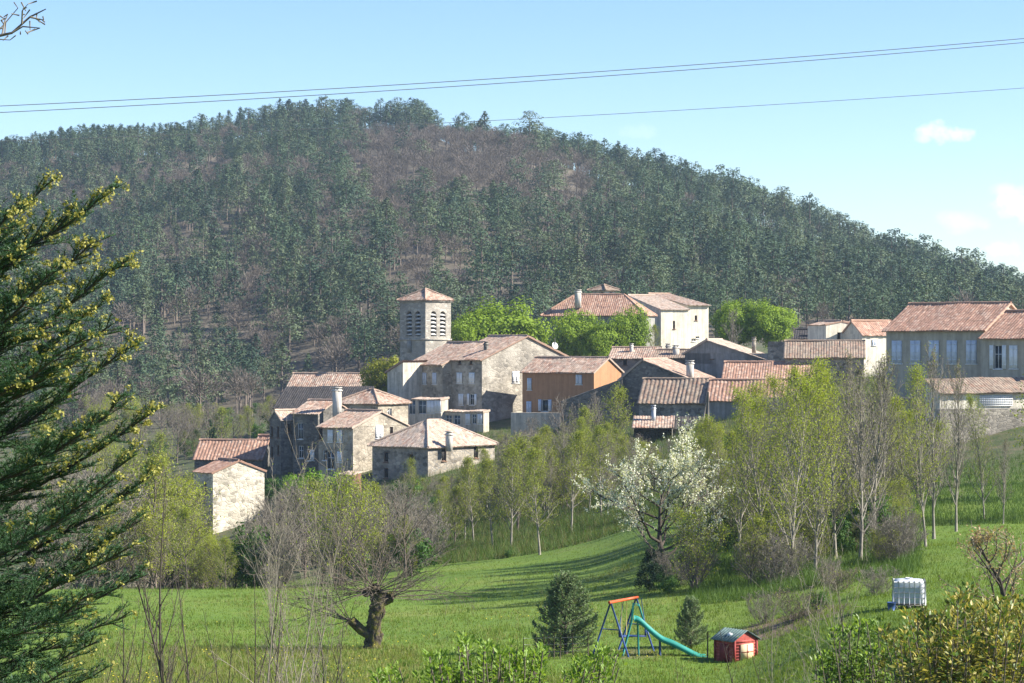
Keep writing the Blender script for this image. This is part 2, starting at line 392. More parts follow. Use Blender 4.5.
class House:
    """corner nearest the camera seen at pixel cx with its eave at pixel row ey; a = angle (deg) by which the left wall turns away"""
    def __init__(s, name, label, cat, cx, d, ey, a, L, Rr, H, roof='x', rise=1.5, rf=.5, over=.3, wall='stone_warm', tile='tile_mix',
                 dl=0.0, group=None, wallmats=None, per=.27, amp=.045, roof_name='roof', gover=None, nowall=()):
        s.a, s.L, s.R, s.H, s.d = R(a), L, Rr, H, d
        s.over = over; s.gover = over * .6 if gover is None else gover
        c = at(cx, ey, d); s.zb = c.z - H
        s.root = empty(name, (c.x, c.y, s.zb), -s.a, label, cat, group)
        s.ex = Vector((math.cos(s.a), -math.sin(s.a), 0)); s.ey = Vector((math.sin(s.a), math.cos(s.a), 0)); s.c = Vector((c.x, c.y, s.zb))
        s.roof, s.rise, s.rf, s.dl = roof, rise, rf, dl
        s.wall, s.tile = wall, tile; s.holes = {'f': [], 'r': []}; s.todo = []; s.chims = []; s.tilemat = tile
        s.wname = 'wall'; s.rname = roof_name; s.per, s.amp = per, amp; s.nowall = nowall
    # -- pixel -> wall plane
    def on(s, face, px, py):
        n = s.ey if face == 'f' else s.ex
        dirv = Vector(((px - CXP) / F, 1, (CYP - py) / F))
        t = n.dot(s.c) / n.dot(dirv); p = dirv * t - s.c
        return (p.dot(s.ex) if face == 'f' else p.dot(s.ey)), p.z
    def win(s, face, px, py, w, h, style='dark', hole=True, label=None):
        u, z = s.on(face, px, py)
        s.todo.append((face, u, z, w, h, style, label))
        if hole: s.holes[face].append((u - w / 2, u + w / 2, z - h / 2, z + h / 2))
        return s
    def chim(s, px, top, w=.55, h=None, dd=2.5, mat='chim', bot=None):
        dirv = Vector(((px - CXP) / F, 1, (CYP - top) / F)); p = dirv * (s.d + dd) - s.c
        s.chims.append((p.dot(s.ex), p.dot(s.ey), p.z, w, h or 1.4, mat)); return s
    def done(s):
        L, D, H, rise, o, g = s.L, s.R, s.H, s.rise, s.over, s.gover
        w = MB(); X, Y, Z = np.eye(3)
        hf, hr = s.holes['f'], s.holes['r']
        hf = [(a + L, b + L, c, d) for a, b, c, d in hf]
        if 'f' not in s.nowall: wall_face(w, (-L, 0, 0), X, L, 0, H, hf, Y)
        if 'r' not in s.nowall: wall_face(w, (0, 0, 0), Y, D, 0, H, hr, -X, du=L + 1.7)
        wall_face(w, (0, D, 0), -X, L, 0, H, [], -Y, du=3.3)
        wall_face(w, (-L, D, 0), -Y, D, 0, H, [], X, du=7.7)
        rb = MB(); slope = lambda *a_, **k_: slope_(*a_, per=s.per, amp=s.amp, **k_)
        tri = lambda pts: w.poly(pts, 0, [(p[0] + p[1] + 1.7 + L, p[2]) for p in pts])
        if s.roof == 'x':
            yr = D * s.rf; apex = H + rise
            for x in (0.0, -L):
                tri([(x, 0, H), (x, D, H), (x, yr, apex)] if x == 0 else [(x, D, H), (x, 0, H), (x, yr, apex)])
            s1 = rise / yr; s2 = rise / (D - yr)
            slope(rb, (-L - g, -o, H - o * s1 + .06), (g, -o, H - o * s1 + .06), (0, yr + o, rise + o * s1))
            slope(rb, (g, D + o, H - o * s2 + .06), (-L - g, D + o, H - o * s2 + .06), (0, -(D - yr + o), rise + o * s2))
            ridge(rb, (-L - g, yr, apex + .1), (g, yr, apex + .1))
        elif s.roof == 'y':
            xr = -L * (1 - s.rf)             # rf from the left end
            apex = H + rise; hl_ = H + s.dl
            for y in (0.0, D):
                pts = [(-L, y, H), (0, y, H), (xr, y, apex), (-L, y, hl_)]
                if s.dl == 0: pts = pts[:3]
                tri(pts if y == 0 else pts[::-1])
            if s.dl: wall_face(w, (-L, D, 0), -Y, D, H, hl_, [], X)
            s1 = (apex - hl_) / (xr + L); s2 = rise / (-xr)
            slope(rb, (-L - o, D + g, hl_ - o * s1 + .06), (-L - o, -g, hl_ - o * s1 + .06), (xr + L + o, 0, apex - hl_ + o * s1))
            slope(rb, (o, -g, H - o * s2 + .06), (o, D + g, H - o * s2 + .06), (xr - o, 0, rise + o * s2))
            ridge(rb, (xr, -g, apex + .1), (xr, D + g, apex + .1))
        elif s.roof == 'hip':
            lx, ly = L + 2 * o, D + 2 * o; m = min(lx, ly) / 2
            zz = H - o * rise / m + .06; rz_ = rise + o * rise / m
            ix = m if lx <= ly else m; ii = m
            hx = ii if lx > ly else lx / 2; hy = ii if ly > lx else ly / 2
            slope(rb, (-L - o, -o, zz), (o, -o, zz), (0, ly / 2 if ly <= lx else m, rz_), hx, hx)
            slope(rb, (o, -o, zz), (o, D + o, zz), (-(lx / 2 if lx <= ly else m), 0, rz_), hy, hy)
            slope(rb, (o, D + o, zz), (-L - o, D + o, zz), (0, -(ly / 2 if ly <= lx else m), rz_), hx, hx)
            slope(rb, (-L - o, D + o, zz), (-L - o, -o, zz), (lx / 2 if lx <= ly else m, 0, rz_), hy, hy)
            a1 = (-L - o + hx, -o + hy, H + rise + .12); a2 = (o - hx, D + o - hy, H + rise + .12)
            for q, a_ in (((-L - o, -o), a1), ((o, -o), (a2[0], a1[1], a1[2])), ((o, D + o), a2), ((-L - o, D + o), (a1[0], a2[1], a1[2]))):
                ridge(rb, (*q, zz + .08), a_, .11)
            if lx > ly + .1: ridge(rb, a1, (a2[0], a1[1], a1[2]))
            elif ly > lx + .1: ridge(rb, a1, (a1[0], a2[1], a1[2]))
        elif s.roof == 'hipl':              # gable on the right, hip on the left, ridge along x
            m = D / 2 + o; zz = H - o * rise / (D / 2) + .06; rz_ = rise + o * rise / (D / 2)
            tri([(0, 0, H), (0, D, H), (0, D / 2, H + rise)])
            slope(rb, (-L - o, -o, zz), (g, -o, zz), (0, m, rz_), m * 1.0, 0)
            slope(rb, (g, D + o, zz), (-L - o, D + o, zz), (0, -m, rz_), 0, m)
            slope(rb, (-L - o, D + o, zz), (-L - o, -o, zz), (m, 0, rz_), m, m)
            ridge(rb, (-L - o + m, D / 2, H + rise + .1), (g, D / 2, H + rise + .1))
            ridge(rb, (-L - o, -o, zz + .08), (-L - o + m, D / 2, H + rise + .12), .11)
        elif s.roof == 'mono':              # rises from the front to the back
            for x in (0.0, -L):
                p = [(x, 0, H), (x, D, H), (x, D, H + rise)]; tri(p if x == 0 else p[::-1])
            wall_face(w, (0, D, 0), -X, L, H, H + rise, [], -Y)
            s1 = rise / D
            slope(rb, (-L - g, -o, H - o * s1 + .06), (g, -o, H - o * s1 + .06), (0, D + o + .15, rise + (o + .15) * s1))
        elif s.roof == 'monol':             # rises from the left to the right
            for y in (0.0, D):
                p = [(-L, y, H), (0, y, H), (0, y, H + rise)]; tri(p if y == 0 else p[::-1])
            wall_face(w, (0, 0, 0), Y, D, H, H + rise, [], -X)
            s1 = rise / L
            slope(rb, (-L - o, D + g, H - o * s1 + .06), (-L - o, -g, H - o * s1 + .06), (L + o + .1, 0, rise + (o + .1) * s1))
        elif s.roof == 'flat':
            w.poly([(-L, 0, H), (0, 0, H), (0, D, H), (-L, D, H)], 0, [(0, 0), (L, 0), (L, D), (0, D)])
        s.wallob = w.build(s.wname, [M[s.wall]], s.root)
        s.roofob = rb.build(s.rname, [M[s.tilemat]], s.root, smooth=False) if rb.n else s.wallob
        for (x, y, zt, ww, hh, mt) in s.chims:
            c = MB(); c.box((x, y, zt - hh / 2 - .1), (ww, ww * .8, hh + .2)); c.box((x, y, zt - .16), (ww * 1.25, ww * 1.05, .12))
            for q in (-.25, .25): c.box((x + q * ww, y, zt), (ww * .28, ww * .6, .2))
            c.box((x, y, zt + .14), (ww * 1.15, ww * .95, .08))
            c.build('chimney', [M[mt]], s.roofob)
        for t in s.todo: s._window(*t)
        return s
    def _window(s, face, u, z, w, h, style, label):
        """frame + pane (+ shutters) set in the opening"""
        if face == 'f': O = np.array((u, 0, z)); ud = np.array((1.0, 0, 0)); out = np.array((0, -1.0, 0))
        else: O = np.array((0, u, z)); ud = np.array((0, 1.0, 0)); out = np.array((1.0, 0, 0))
        def bx(mb, du, dz, dn, su, sz, sn):
            c = O + ud * du + np.array((0, 0, dz)) + out * dn
            sz3 = (su, sn, sz) if face == 'f' else (sn, su, sz)
            mb.box(c, sz3)
        fr = MB(); fw = .07
        dep = -.12
        for q in (-1, 1): bx(fr, q * (w / 2 - fw / 2), 0, dep, fw, h - .004, .06)
        for q in (-1, 1): bx(fr, 0, q * (h / 2 - fw / 2), dep, w - 2 * fw, fw, .06)
        if style in ('open', 'glazed', 'plainwin') and w > .6: bx(fr, 0, 0, dep, .05, h - 2 * fw, .05)
        if style in ('open', 'glazed', 'plainwin') and h > 1: bx(fr, 0, h * .12, dep - .002, w - 2 * fw, .05, .044)
        if style != 'glazed': bx(fr, 0, -h / 2 - .05, .0, w + .16, .09, .14)      # sill
        wm = {'dark': 'frame_wood', 'wood': 'frame_wood'}.get(style, 'frame_white')
        wo = fr.build('window', [M[wm]], s.root)
        if label: wo['label'] = label
        pb = MB(); bx(pb, 0, 0, dep - .055, w - .01, h - .01, .03)
        pb.build('pane', [M['pane_sky' if style == 'glazed' else 'hole' if style == 'dark' else 'pane']], wo)
        def leafs(dx, wd, mt):
            sb = MB(); bx(sb, dx, 0, .045, wd, h, .035)
            for q in (-.33, .0, .33): bx(sb, dx, q * h, .07, wd * .92, .07, .02)
            sb.build('shutter', [M[mt]], wo)
        if style in ('closed', 'closed_blue'):
            mt = 'shutter_blue' if style.endswith('blue') else 'shutter_white'
            for q in (-1, 1): leafs(q * (w / 4 + .004), w / 2 - .012, mt)
        elif style in ('open', 'open_blue'):
            mt = 'shutter_blue' if style.endswith('blue') else 'shutter_white'
            for q in (-1, 1): leafs(q * (w / 2 + w / 4 + .02), w / 2 - .01, mt)
# ------------------------------------------------------------------ the village
VIL = 'stone houses of the hillside village'
def H_(label, *a, name='stone_house', cat='house', **k):
    return House(name, label, cat, *a, group=k.pop('group', VIL), **k)

# white tower house, lowest of all
h = H_('tall narrow pale stone house, lowest of the village, bright blank gable above the bushes', 213, 225, 473, 55, 4.0, 5.6, 9.5, rise=1.05, wall='stone_white', tile='tile_red', over=.2)
h.win('f', 205, 487, .55, .95, 'dark'); h.done()
# long red roofed shed
h = H_('long low shed with red tiled roof behind the pale stone tower house', 262, 250, 458.5, 8, 7.4, 5, 4.5, rise=1.75, per=.36, amp=.065, wall='stone_dark', tile='tile_red', name='shed', cat='shed')
h.win('f', 222, 462.3, .7, .45, 'dark'); h.win('f', 243, 461.8, .7, .45, 'dark'); h.done()
h = H_('tiny white-walled house with red roof at the right end of the long red shed', 266, 254, 447, 25, 1.7, 3, 4.5, rise=1.1, wall='plaster_white', tile='tile_red')
h.done()
# grey annex with shaded gable
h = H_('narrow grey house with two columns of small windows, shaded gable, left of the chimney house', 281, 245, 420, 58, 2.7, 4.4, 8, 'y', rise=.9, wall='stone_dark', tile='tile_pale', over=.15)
for x in (272, 278):
    h.win('f', x, 432, .5, 1.15, 'dark')
h.win('f', 272, 452, .5, 1.2, 'dark'); h.win('f', 278, 450, .5, 1.1, 'dark')
h.win('r', 289, 428, .5, .9, 'dark'); h.done()
# chimney house
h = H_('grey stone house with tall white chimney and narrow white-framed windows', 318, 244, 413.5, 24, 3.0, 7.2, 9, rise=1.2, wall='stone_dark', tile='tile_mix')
h.win('f', 300.5, 431, .62, 1.7, 'plainwin'); h.win('f', 301, 452, .62, 1.3, 'plainwin'); h.win('f', 308.5, 455, .55, 1.2, 'plainwin'); h.win('f', 312.5, 455, .5, 1.1, 'closed')
h.chim(337, 389, .75, 3.4, .5); h.done()
# sunny gable house with two windows
h = H_('stone house with sunlit gable holding a white blind window and an arched one', 353, 238, 427.5, 40, 4.9, 8.2, 9.5, rise=1.5, wall='stone_rend', tile='tile_mix')
h.win('f', 320.5, 434, .6, 1.2, 'dark'); h.win('f', 330.5, 436, .75, 1.25, 'closed'); h.win('f', 340, 436, .75, 1.25, 'closed')
h.win('f', 325, 455, .6, 1.1, 'plainwin'); h.win('f', 330.5, 460, 1.1, 1.9, 'plainwin'); h.win('f', 340, 457, .7, 1.1, 'closed')
h.win('r', 379, 432, 1.1, 1.25, 'closed', hole=True); h.win('r', 391.5, 430.5, .5, .75, 'dark', hole=True); h.done()
# terracotta lean-to under it
h = H_('little terracotta lean-to with pale flat top below the blind-window gable', 352, 226, 475, 30, 1.6, 1.6, 4, 'mono', rise=.2, wall='terracotta', tile='tile_pale', name='lean_to', cat='lean-to', over=.1); h.done()
# barns behind
h = H_('long barn with weathered brown roof at the forest edge, left of the church tower', 362, 287, 391, 14, 9.9, 6.5, 5, rise=2.0, wall='stone_grey', tile='tile_mix', name='barn', cat='barn'); h.done()
h = H_('long barn with roof coloured dark as if in shade, in front of the brown-roofed barn', 362, 268, 408, 12, 10.4, 4.5, 6, 'mono', rise=2.2, wall='stone_dark', tile='tile_dark_shade', name='barn', cat='barn'); h.done()
h = H_('low stone house with hipped roof and one small window right of the tall white chimney', 378, 256, 403.5, 35, 6.0, 5.4, 7, 'hip', rise=1.35, wall='stone_rend', tile='tile_mix')
h.win('f', 351, 410.5, .5, .75, 'plainwin'); h.win('r', 390, 413, .7, 1.0, 'plainwin'); h.done()
# hip roof house in front
h = H_('square stone house with pale pyramid roof and stubby white chimney, below the verandas', 428, 228, 446.5, 42, 7.7, 9.6, 8, 'hip', rise=2.25, wall='stone_grey', tile='tile_pale', over=.35)
h.win('f', 386, 457, .6, 1.0, 'dark'); h.win('f', 411, 459, .6, 1.0, 'dark'); h.win('r', 444, 455, .65, 1.2, 'dark'); h.win('r', 476, 452, .65, 1.2, 'dark')
h.win('f', 386, 473, .6, 1.0, 'dark')
h.chim(449, 433, .55, 1.6, 1.2); h.done()
# big gabled house
h = H_('biggest stone house of the centre, its broad sunlit gable beside the orange house', 482, 270, 359.5, 52, 7.2, 13.2, 11, rise=2.65, wall='stone_gable', tile='tile_mix', over=.35)
for x in (459.5, 471): h.win('f', x, 362.2, .55, .5, 'dark')
for x in (459.5, 472): h.win('f', x, 378, 1.05, 1.25, 'closed')
h.win('f', 461, 399.5, .95, 1.3, 'closed'); h.win('f', 472, 399.5, .9, 1.3, 'open')
h.win('r', 515.5, 377, 1.0, 1.35, 'closed')
h.chim(486, 343, .45, 1.3, 3.5, 'stone_dark'); h.done()
h = H_('lower wing with two arched-shutter windows on the left of the biggest gabled house', 442.5, 273.8, 364.5, 52, 7.0, 12.0, 10, rise=2.5, wall='stone_rend', tile='tile_mix')
for x in (424.5, 434.5): h.win('f', x, 378.5, .8, 1.35, 'closed_blue')
h.done()
h = H_('slim pale plastered house with a roof falling left, under the church tower', 403, 275, 372, 48, 2.9, 7.0, 8, 'monol', rise=1.2, wall='plaster_cream', tile='tile_mix'); h.done()
h = H_('glazed veranda with white frames under the wing windows', 441, 266, 400, 46, 5.0, 1.1, 6.5, 'mono', rise=.15, wall='plaster_cream', tile='tile_pale', over=.12, name='veranda', cat='veranda', group='glazed verandas')
h.win('f', 422, 407, 1.4, 1.6, 'glazed'); h.win('f', 431, 407, 1.3, 1.5, 'closed'); h.win('f', 437.5, 406, 1.2, 1.5, 'closed'); h.win('f', 412, 407, 1.1, 1.7, 'glazed'); h.done()
h = H_('glazed veranda with white frames at the foot of the biggest gabled house', 483.5, 262.5, 412.5, 42, 6.0, .9, 5.5, 'mono', rise=.12, wall='plaster_cream', tile='tile_pale', over=.12, name='veranda', cat='veranda', group='glazed verandas')
for x in (448.5, 457): h.win('f', x, 420, 1.0, 1.15, 'glazed')
h.win('f', 468, 419, .7, 1.15, 'closed'); h.win('f', 474, 419, .7, 1.15, 'glazed'); h.win('f', 480, 419, .7, 1.15, 'closed'); h.done()
# orange house
h = H_('orange plastered house with pale shutters, right of the big sunlit gable', 594, 262, 372, 32, 9.4, 6.2, 7, rise=1.5, wall='plaster_orange', tile='tile_mix', over=.35)
h.win('f', 529.5, 384, .55, 1.35, 'closed_blue'); h.win('f', 579, 379.5, .8, 1.1, 'closed_blue'); h.win('f', 529, 407.5, .65, 1.4, 'closed_blue'); h.win('f', 545, 405.5, .85, 1.35, 'open_blue'); h.done()
h = H_('low pale terrace wall below the orange house', 600, 255.5, 413, 8, 9.8, .6, 4.5, 'flat', wall='plaster_cream', name='terrace_wall', cat='wall', group='village walls'); h.done()
# dark gable
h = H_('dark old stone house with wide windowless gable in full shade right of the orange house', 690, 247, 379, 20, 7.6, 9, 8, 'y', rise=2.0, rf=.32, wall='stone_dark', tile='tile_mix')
h.chim(690, 362, .68, 2.0, 1.0, 'chim'); h.done()
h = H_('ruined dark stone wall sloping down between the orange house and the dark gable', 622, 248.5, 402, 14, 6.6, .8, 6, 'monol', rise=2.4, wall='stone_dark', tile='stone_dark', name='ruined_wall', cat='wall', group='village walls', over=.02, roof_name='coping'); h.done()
h = H_('grey stone house with low roof half hidden behind the dark gable', 657, 276, 358, 12, 5.7, 6, 6, rise=1.15, wall='stone_grey', tile='tile_mix')
h.win('f', 625, 362, .5, .8, 'dark'); h.chim(631.5, 345, .4, 1.2, 2.5); h.chim(668, 345, .5, 1.2, 4, 'plaster_grey'); h.done()
h = H_('low grey outbuilding between the stone house and the grey rendered gable', 690, 270, 357.5, 12, 4.2, 5, 6, rise=.8, wall='stone_dark', tile='tile_brown', name='outbuilding', cat='outbuilding')
h.chim(676, 346.5, .7, 1.5, 1.5, 'chim'); h.done()
# grey rendered gable
h = H_('grey rendered house with lopsided gable and one slit window, behind the tiled sheds', 778, 257, 364, 16, 10.4, 8.5, 9, 'y', rise=2.6, rf=.24, dl=1.15, wall='plaster_grey', tile='tile_pale')
h.win('f', 712, 356, .35, .6, 'dark'); h.win('f', 739, 364, 1.0, .75, 'glazed'); h.win('f', 757, 369, 1.0, .6, 'closed'); h.win('f', 768, 369, .9, .6, 'closed')
h.chim(754, 338.5, .4, 1.4, 2.8, 'stone_grey'); h.done()
h = H_('blunt stone block with flat top right of the lit roof of the grey gable', 788, 250, 341.5, 20, 2.2, 3, 6, 'flat', wall='stone_grey', name='outbuilding', cat='outbuilding'); h.done()
# shed with ribbed roof, lean-to
h = H_('stone barn with strongly ribbed brown tile roof above the blossoming tree', 706, 228, 402, 14, 6.6, 5.5, 8, rise=2.1, per=.42, amp=.08, wall='stone_grey', tile='tile_brown', name='barn', cat='barn', over=.3)
h.done()
h = H_('small lean-to with tiled roof below the ribbed brown barn', 672, 222, 427, 6, 3.6, 2.2, 5, 'mono', rise=.85, wall='stone_dark', tile='tile_mix', name='lean_to', cat='lean-to', over=.3, nowall=('f',)); h.chim(653.5, 407, .4, 2.0, 1.6, 'metal_grey'); h.done()
h = H_('dark lean-to shed in the shade beside the small tiled lean-to', 703, 223.4, 429, 6, 2.9, 2.2, 5, 'mono', rise=1.0, wall='stone_dark', tile='tile_dark_shade', name='lean_to', cat='lean-to', over=.2); h.done()
# red roofs
h = H_('house with long red tiled roof, the higher of the two red roofs on the right', 814, 238, 378, 10, 9.2, 6, 8, rise=1.5, wall='stone_grey', tile='tile_red')
h.win('f', 807, 384, .8, .7, 'plainwin'); h.done()
h = H_('house with bright red-orange roof in front of the higher long red roof', 783, 226, 399.5, 12, 7.3, 5, 8, rise=1.75, per=.36, amp=.065, wall='plaster_grey', tile='tile_red')
h.win('f', 755, 407, .9, .5, 'dark'); h.done()
h = H_('low annex with worn roof right of the bright red-orange roof', 825, 229, 402, 6, 4.0, 5, 8, rise=1.2, wall='stone_grey', tile='tile_mix', name='outbuilding', cat='outbuilding'); h.done()
# manor on top
h = H_('long manor house with red hipped roof on top of the village, behind the round trees', 645, 305.5, 314.5, 14, 13.6, 7.0, 9, 'hip', rise=2.6, wall='plaster_grey', tile='tile_red', name='manor_house', cat='manor')
for x in (560, 580, 600, 618, 632): h.win('f', x, 325, .9, 1.4, 'plainwin')
h.chim(578, 291, .75, 2.0, 3.0); h.done()
h = H_('slim square lookout tower with brown pyramid roof rising behind the manor ridge', 605, 330, 289.2, 42, 2.3, 2.3, 9, 'hip', rise=.6, wall='plaster_cream', tile='tile_brown', name='lookout_tower', cat='tower', over=.55)
h.win('f', 602, 294, .5, .5, 'dark'); h.win('r', 611, 294, .6, .5, 'dark'); h.done()
h = H_('tall cream block with bright blank wall at the right end of the manor', 661, 314, 309.5, 62, 10.5, 4.3, 8.5, 'y', rise=2.0, rf=.2, wall='plaster_white', tile='tile_pale', name='manor_wing', cat='manor', over=.25)
h.win('r', 674, 325, .35, 1.1, 'dark'); h.done()
h = H_('cream end wing of the manor, highest roof at the right, two small windows', 688, 318.2, 305, 62, 12.5, 3.3, 8.5, 'y', rise=1.65, rf=.2, wall='plaster_white', tile='tile_mix', name='manor_wing', cat='manor', over=.4)
h.win('r', 696, 318, .4, .7, 'dark'); h.win('r', 693.5, 340, .7, .4, 'plainwin'); h.win('r', 697.5, 337.5, .6, .3, 'plainwin'); h.done()
# right middle
h = H_('white flat-topped house with one arched dark window left of the large grey house', 826, 252, 325, 68, 4.0, 3.9, 6, 'x', rise=.35, wall='plaster_white', tile='tile_mix', over=.1)
h.win('r', 839, 337, .42, 1.0, 'dark', hole=True); h.chim(847, 324, .35, 2.0, 1.6, 'stone_grey'); h.done()
h = H_('white house with pink-red roof tucked against the large grey house', 862, 250, 334, 60, 3.4, 5.2, 6, 'y', rise=1.35, wall='plaster_white', tile='tile_red', over=.25)
h.win('r', 874, 342.5, .6, .6, 'closed_blue'); h.done()
h = H_('low house with wide brown roof in front of the white flat-topped house', 864, 240, 357, 8, 8.0, 6, 8, rise=1.55, wall='stone_grey', tile='tile_brown'); h.done()
h = H_('small dark-roofed shed left of the white flat-topped house', 826, 262, 338, 10, 3.4, 4, 6, rise=.9, wall='stone_dark', tile='tile_dark_shade', name='shed', cat='shed'); h.chim(817.5, 326, .4, 1.6, 0.6, 'chim'); h.done()
# large house on the right
h = H_('large grey house with five pale shuttered windows and long red roof', 985, 200, 329, 38, 9.5, 9.0, 7.5, 'x', rise=2.2, wall='plaster_house', tile='tile_red', over=.4, name='large_house')
for x in (897, 915.5, 934, 952, 971.5): h.win('f', x, 352, .98, 2.0, 'closed_blue')
h.done()
h = H_('grey house with open white shutters at the right edge, joined to the large grey house', 1080, 193.6, 337, 38, 8.9, 9.0, 7.5, 'x', rise=2.15, wall='plaster_house', tile='tile_red', over=.35, name='large_house')
h.win('f', 998, 357, .75, 2.0, 'open'); h.win('f', 1013.5, 357, .75, 1.95, 'closed'); h.win('f', 1038, 357, .8, 2.0, 'open')
h.done()
h = H_('low annex with brown roof and white lattice panel on the retaining wall', 1080, 194, 391, -20, 13.2, 2.2, 3.0, 'mono', rise=.95, wall='plaster_white', tile='tile_brown', name='annex', cat='annex', over=.35)
h.win('f', 995.5, 400, 3.0, .9, 'lattice'); 
t = h.todo.pop(); h.holes['f'].pop()
h.done()
lb = MB()
u, z = t[1], t[2]
for k in range(16): lb.box((u - 1.5 + k * .2, -.07, z), (.05, .04, .95))
for k in range(6): lb.box((u, -.11, z - .45 + k * .18), (3.1, .035, .05))
lb.build('lattice_panel', [M['frame_white']], h.root)
lb2 = MB(); lb2.box((u, -.03, z), (3.05, .04, .9)); lb2.build('backing_board', [M['shutter_blue']], h.root)
# retaining wall on the right, rubble stone, runs back at the left end
h = H_('long rubble-stone retaining wall above the green bank at the right edge', 1180, 190.3, 407.5, -14, 21.0, .9, 8.5, 'flat', wall='stone_retain', name='retaining_wall', cat='wall', group='village walls'); h.done()
h = H_('shaded stone wall continuing behind the bare poplars, left of the annex', 921, 195, 398, 6, 13.0, .8, 7, 'flat', wall='stone_grey', name='retaining_wall', cat='wall', group='village walls'); h.done()

# ---- church tower
def arch_face(mb, O, ud, W, z0, z1, arches, inward, depth=.45):
    """wall face with round-headed openings; arches = (centre u, half width, sill z, springing z)"""
    O, ud, inward = (np.asarray(v, float) for v in (O, ud, inward)); up = np.array((0, 0, 1.0))
    cuts = [0.0, W]; segs = 8
    for c, r, a, b in arches: cuts += [c + r * math.cos(PI * k / segs) * -1 for k in range(segs + 1)]
    cuts = sorted(set(round(x, 5) for x in cuts))
    q = lambda u0, u1, a0, a1, b0, b1: mb.poly([O + ud * u0 + up * a0, O + ud * u1 + up * a1, O + ud * u1 + up * b1, O + ud * u0 + up * b0], 0, [(u0, a0), (u1, a1), (u1, b1), (u0, b0)])
    for u0, u1 in zip(cuts, cuts[1:]):
        m = (u0 + u1) / 2; hit = [A for A in arches if abs(m - A[0]) < A[1]]
        if not hit: q(u0, u1, z0, z0, z1, z1); continue
        c, r, a, b = hit[0]; top = lambda u: b + math.sqrt(max(0, r * r - (u - c) ** 2))
        q(u0, u1, z0, z0, a, a); q(u0, u1, top(u0), top(u1), z1, z1)
        p0, p1 = O + ud * u0 + up * top(u0), O + ud * u1 + up * top(u1)
        mb.poly([p0, p1, p1 + inward * depth, p0 + inward * depth])
    for c, r, a, b in arches:
        for sg in (-1, 1):
            p0, p1 = O + ud * (c + sg * r) + up * a, O + ud * (c + sg * r) + up * b
            mb.poly([p0, p1, p1 + inward * depth, p0 + inward * depth])
        p0, p1 = O + ud * (c - r) + up * a, O + ud * (c + r) + up * a
        mb.poly([p0, p1, p1 + inward * depth, p0 + inward * depth])
TW = House('church_tower', 'square church bell tower with paired louvred arches and red pyramid roof', 'church tower', 425.5, 290, 300, 44, 4.6, 4.4, 13, 'hip', rise=1.35, wall='tower_stone', tile='tile_mix', over=.28)
tb = MB(); L, D, Hh = TW.L, TW.R, TW.H
s8 = F / 290
zs, zb_ = Hh - 27 / s8, Hh - 15.0 / s8 + .35
X, Y, Z = np.eye(3)
ar_f = [(L * .36, .50, Hh - 37 / s8 + 0.1, Hh - 15 / s8), (L * .70, .50, Hh - 37 / s8 + .1, Hh - 15 / s8)]
ar_r = [(D * .32, .50, Hh - 37 / s8 + .1, Hh - 15 / s8), (D * .68, .50, Hh - 37 / s8 + .1, Hh - 15 / s8)]
arch_face(tb, (-L, 0, 0), X, L, 0, Hh, ar_f, Y); arch_face(tb, (0, 0, 0), Y, D, 0, Hh, ar_r, -X)
wall_face(tb, (0, D, 0), -X, L, 0, Hh, [], -Y); wall_face(tb, (-L, D, 0), -Y, D, 0, Hh, [], X)
tb.build('wall', [M['tower_stone']], TW.root)
for zz, pr, nme in ((Hh - 39.5 / s8, .10, 'string_course'), (Hh - .12, .14, 'cornice')):
    cb = MB(); cb.box((-L / 2, D / 2, zz), (L + 2 * pr, D + 2 * pr, .22)); cb.build(nme, [M['tower_stone']], TW.root)
o = TW.over; rb = MB(); lx, ly = L + 2 * o, D + 2 * o
zz = Hh + .02
for A_, B_, U_, w_ in (((-L - o, -o, zz), (o, -o, zz), (0, ly / 2, 1.45), lx), ((o, -o, zz), (o, D + o, zz), (-lx / 2, 0, 1.45), ly),
                    ((o, D + o, zz), (-L - o, D + o, zz), (0, -ly / 2, 1.45), lx), ((-L - o, D + o, zz), (-L - o, -o, zz), (lx / 2, 0, 1.45), ly)):
    slope(rb, A_, B_, U_, w_ / 2, w_ / 2)
for q in ((-L - o, -o), (o, -o), (o, D + o), (-L - o, D + o)): ridge(rb, (*q, zz + .06), (-L / 2, D / 2, zz + 1.5), .09)
rf_ = rb.build('roof', [M['tile_mix']], TW.root)
for face, ars in (('f', ar_f), ('r', ar_r)):
    for c, r, a, b in ars:
        lv = MB(); n = 6
        for k in range(n):
            zc = a + .25 + k * (b - a) / (n - .6)
            if face == 'f':
                x = -L + c; V = [(x - r, .02, zc - .12), (x + r, .02, zc - .12), (x + r, .36, zc + .14), (x - r, .36, zc + .14)]
            else:
                V = [(-.02, c - r, zc - .12), (-.02, c + r, zc - .12), (-.36, c + r, zc + .14), (-.36, c - r, zc + .14)]
            V = np.array(V, float); V2 = V + np.array((0, 0, .07))
            lv.add(np.concatenate([V, V2]), [[(0, 1, 2, 3), (4, 7, 6, 5), (0, 4, 5, 1), (1, 5, 6, 2), (2, 6, 7, 3), (3, 7, 4, 0)]])
        lv.build('louvre', [M['louvre']], TW.root)
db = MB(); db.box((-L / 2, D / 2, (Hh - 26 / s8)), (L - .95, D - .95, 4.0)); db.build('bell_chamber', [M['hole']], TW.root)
# small cross window below
wb = MB(); wb.box((-L * .62, -.03, Hh - 46 / s8), (.7, .08, 1.6)); wb.build('niche', [M['plaster_grey']], TW.root)
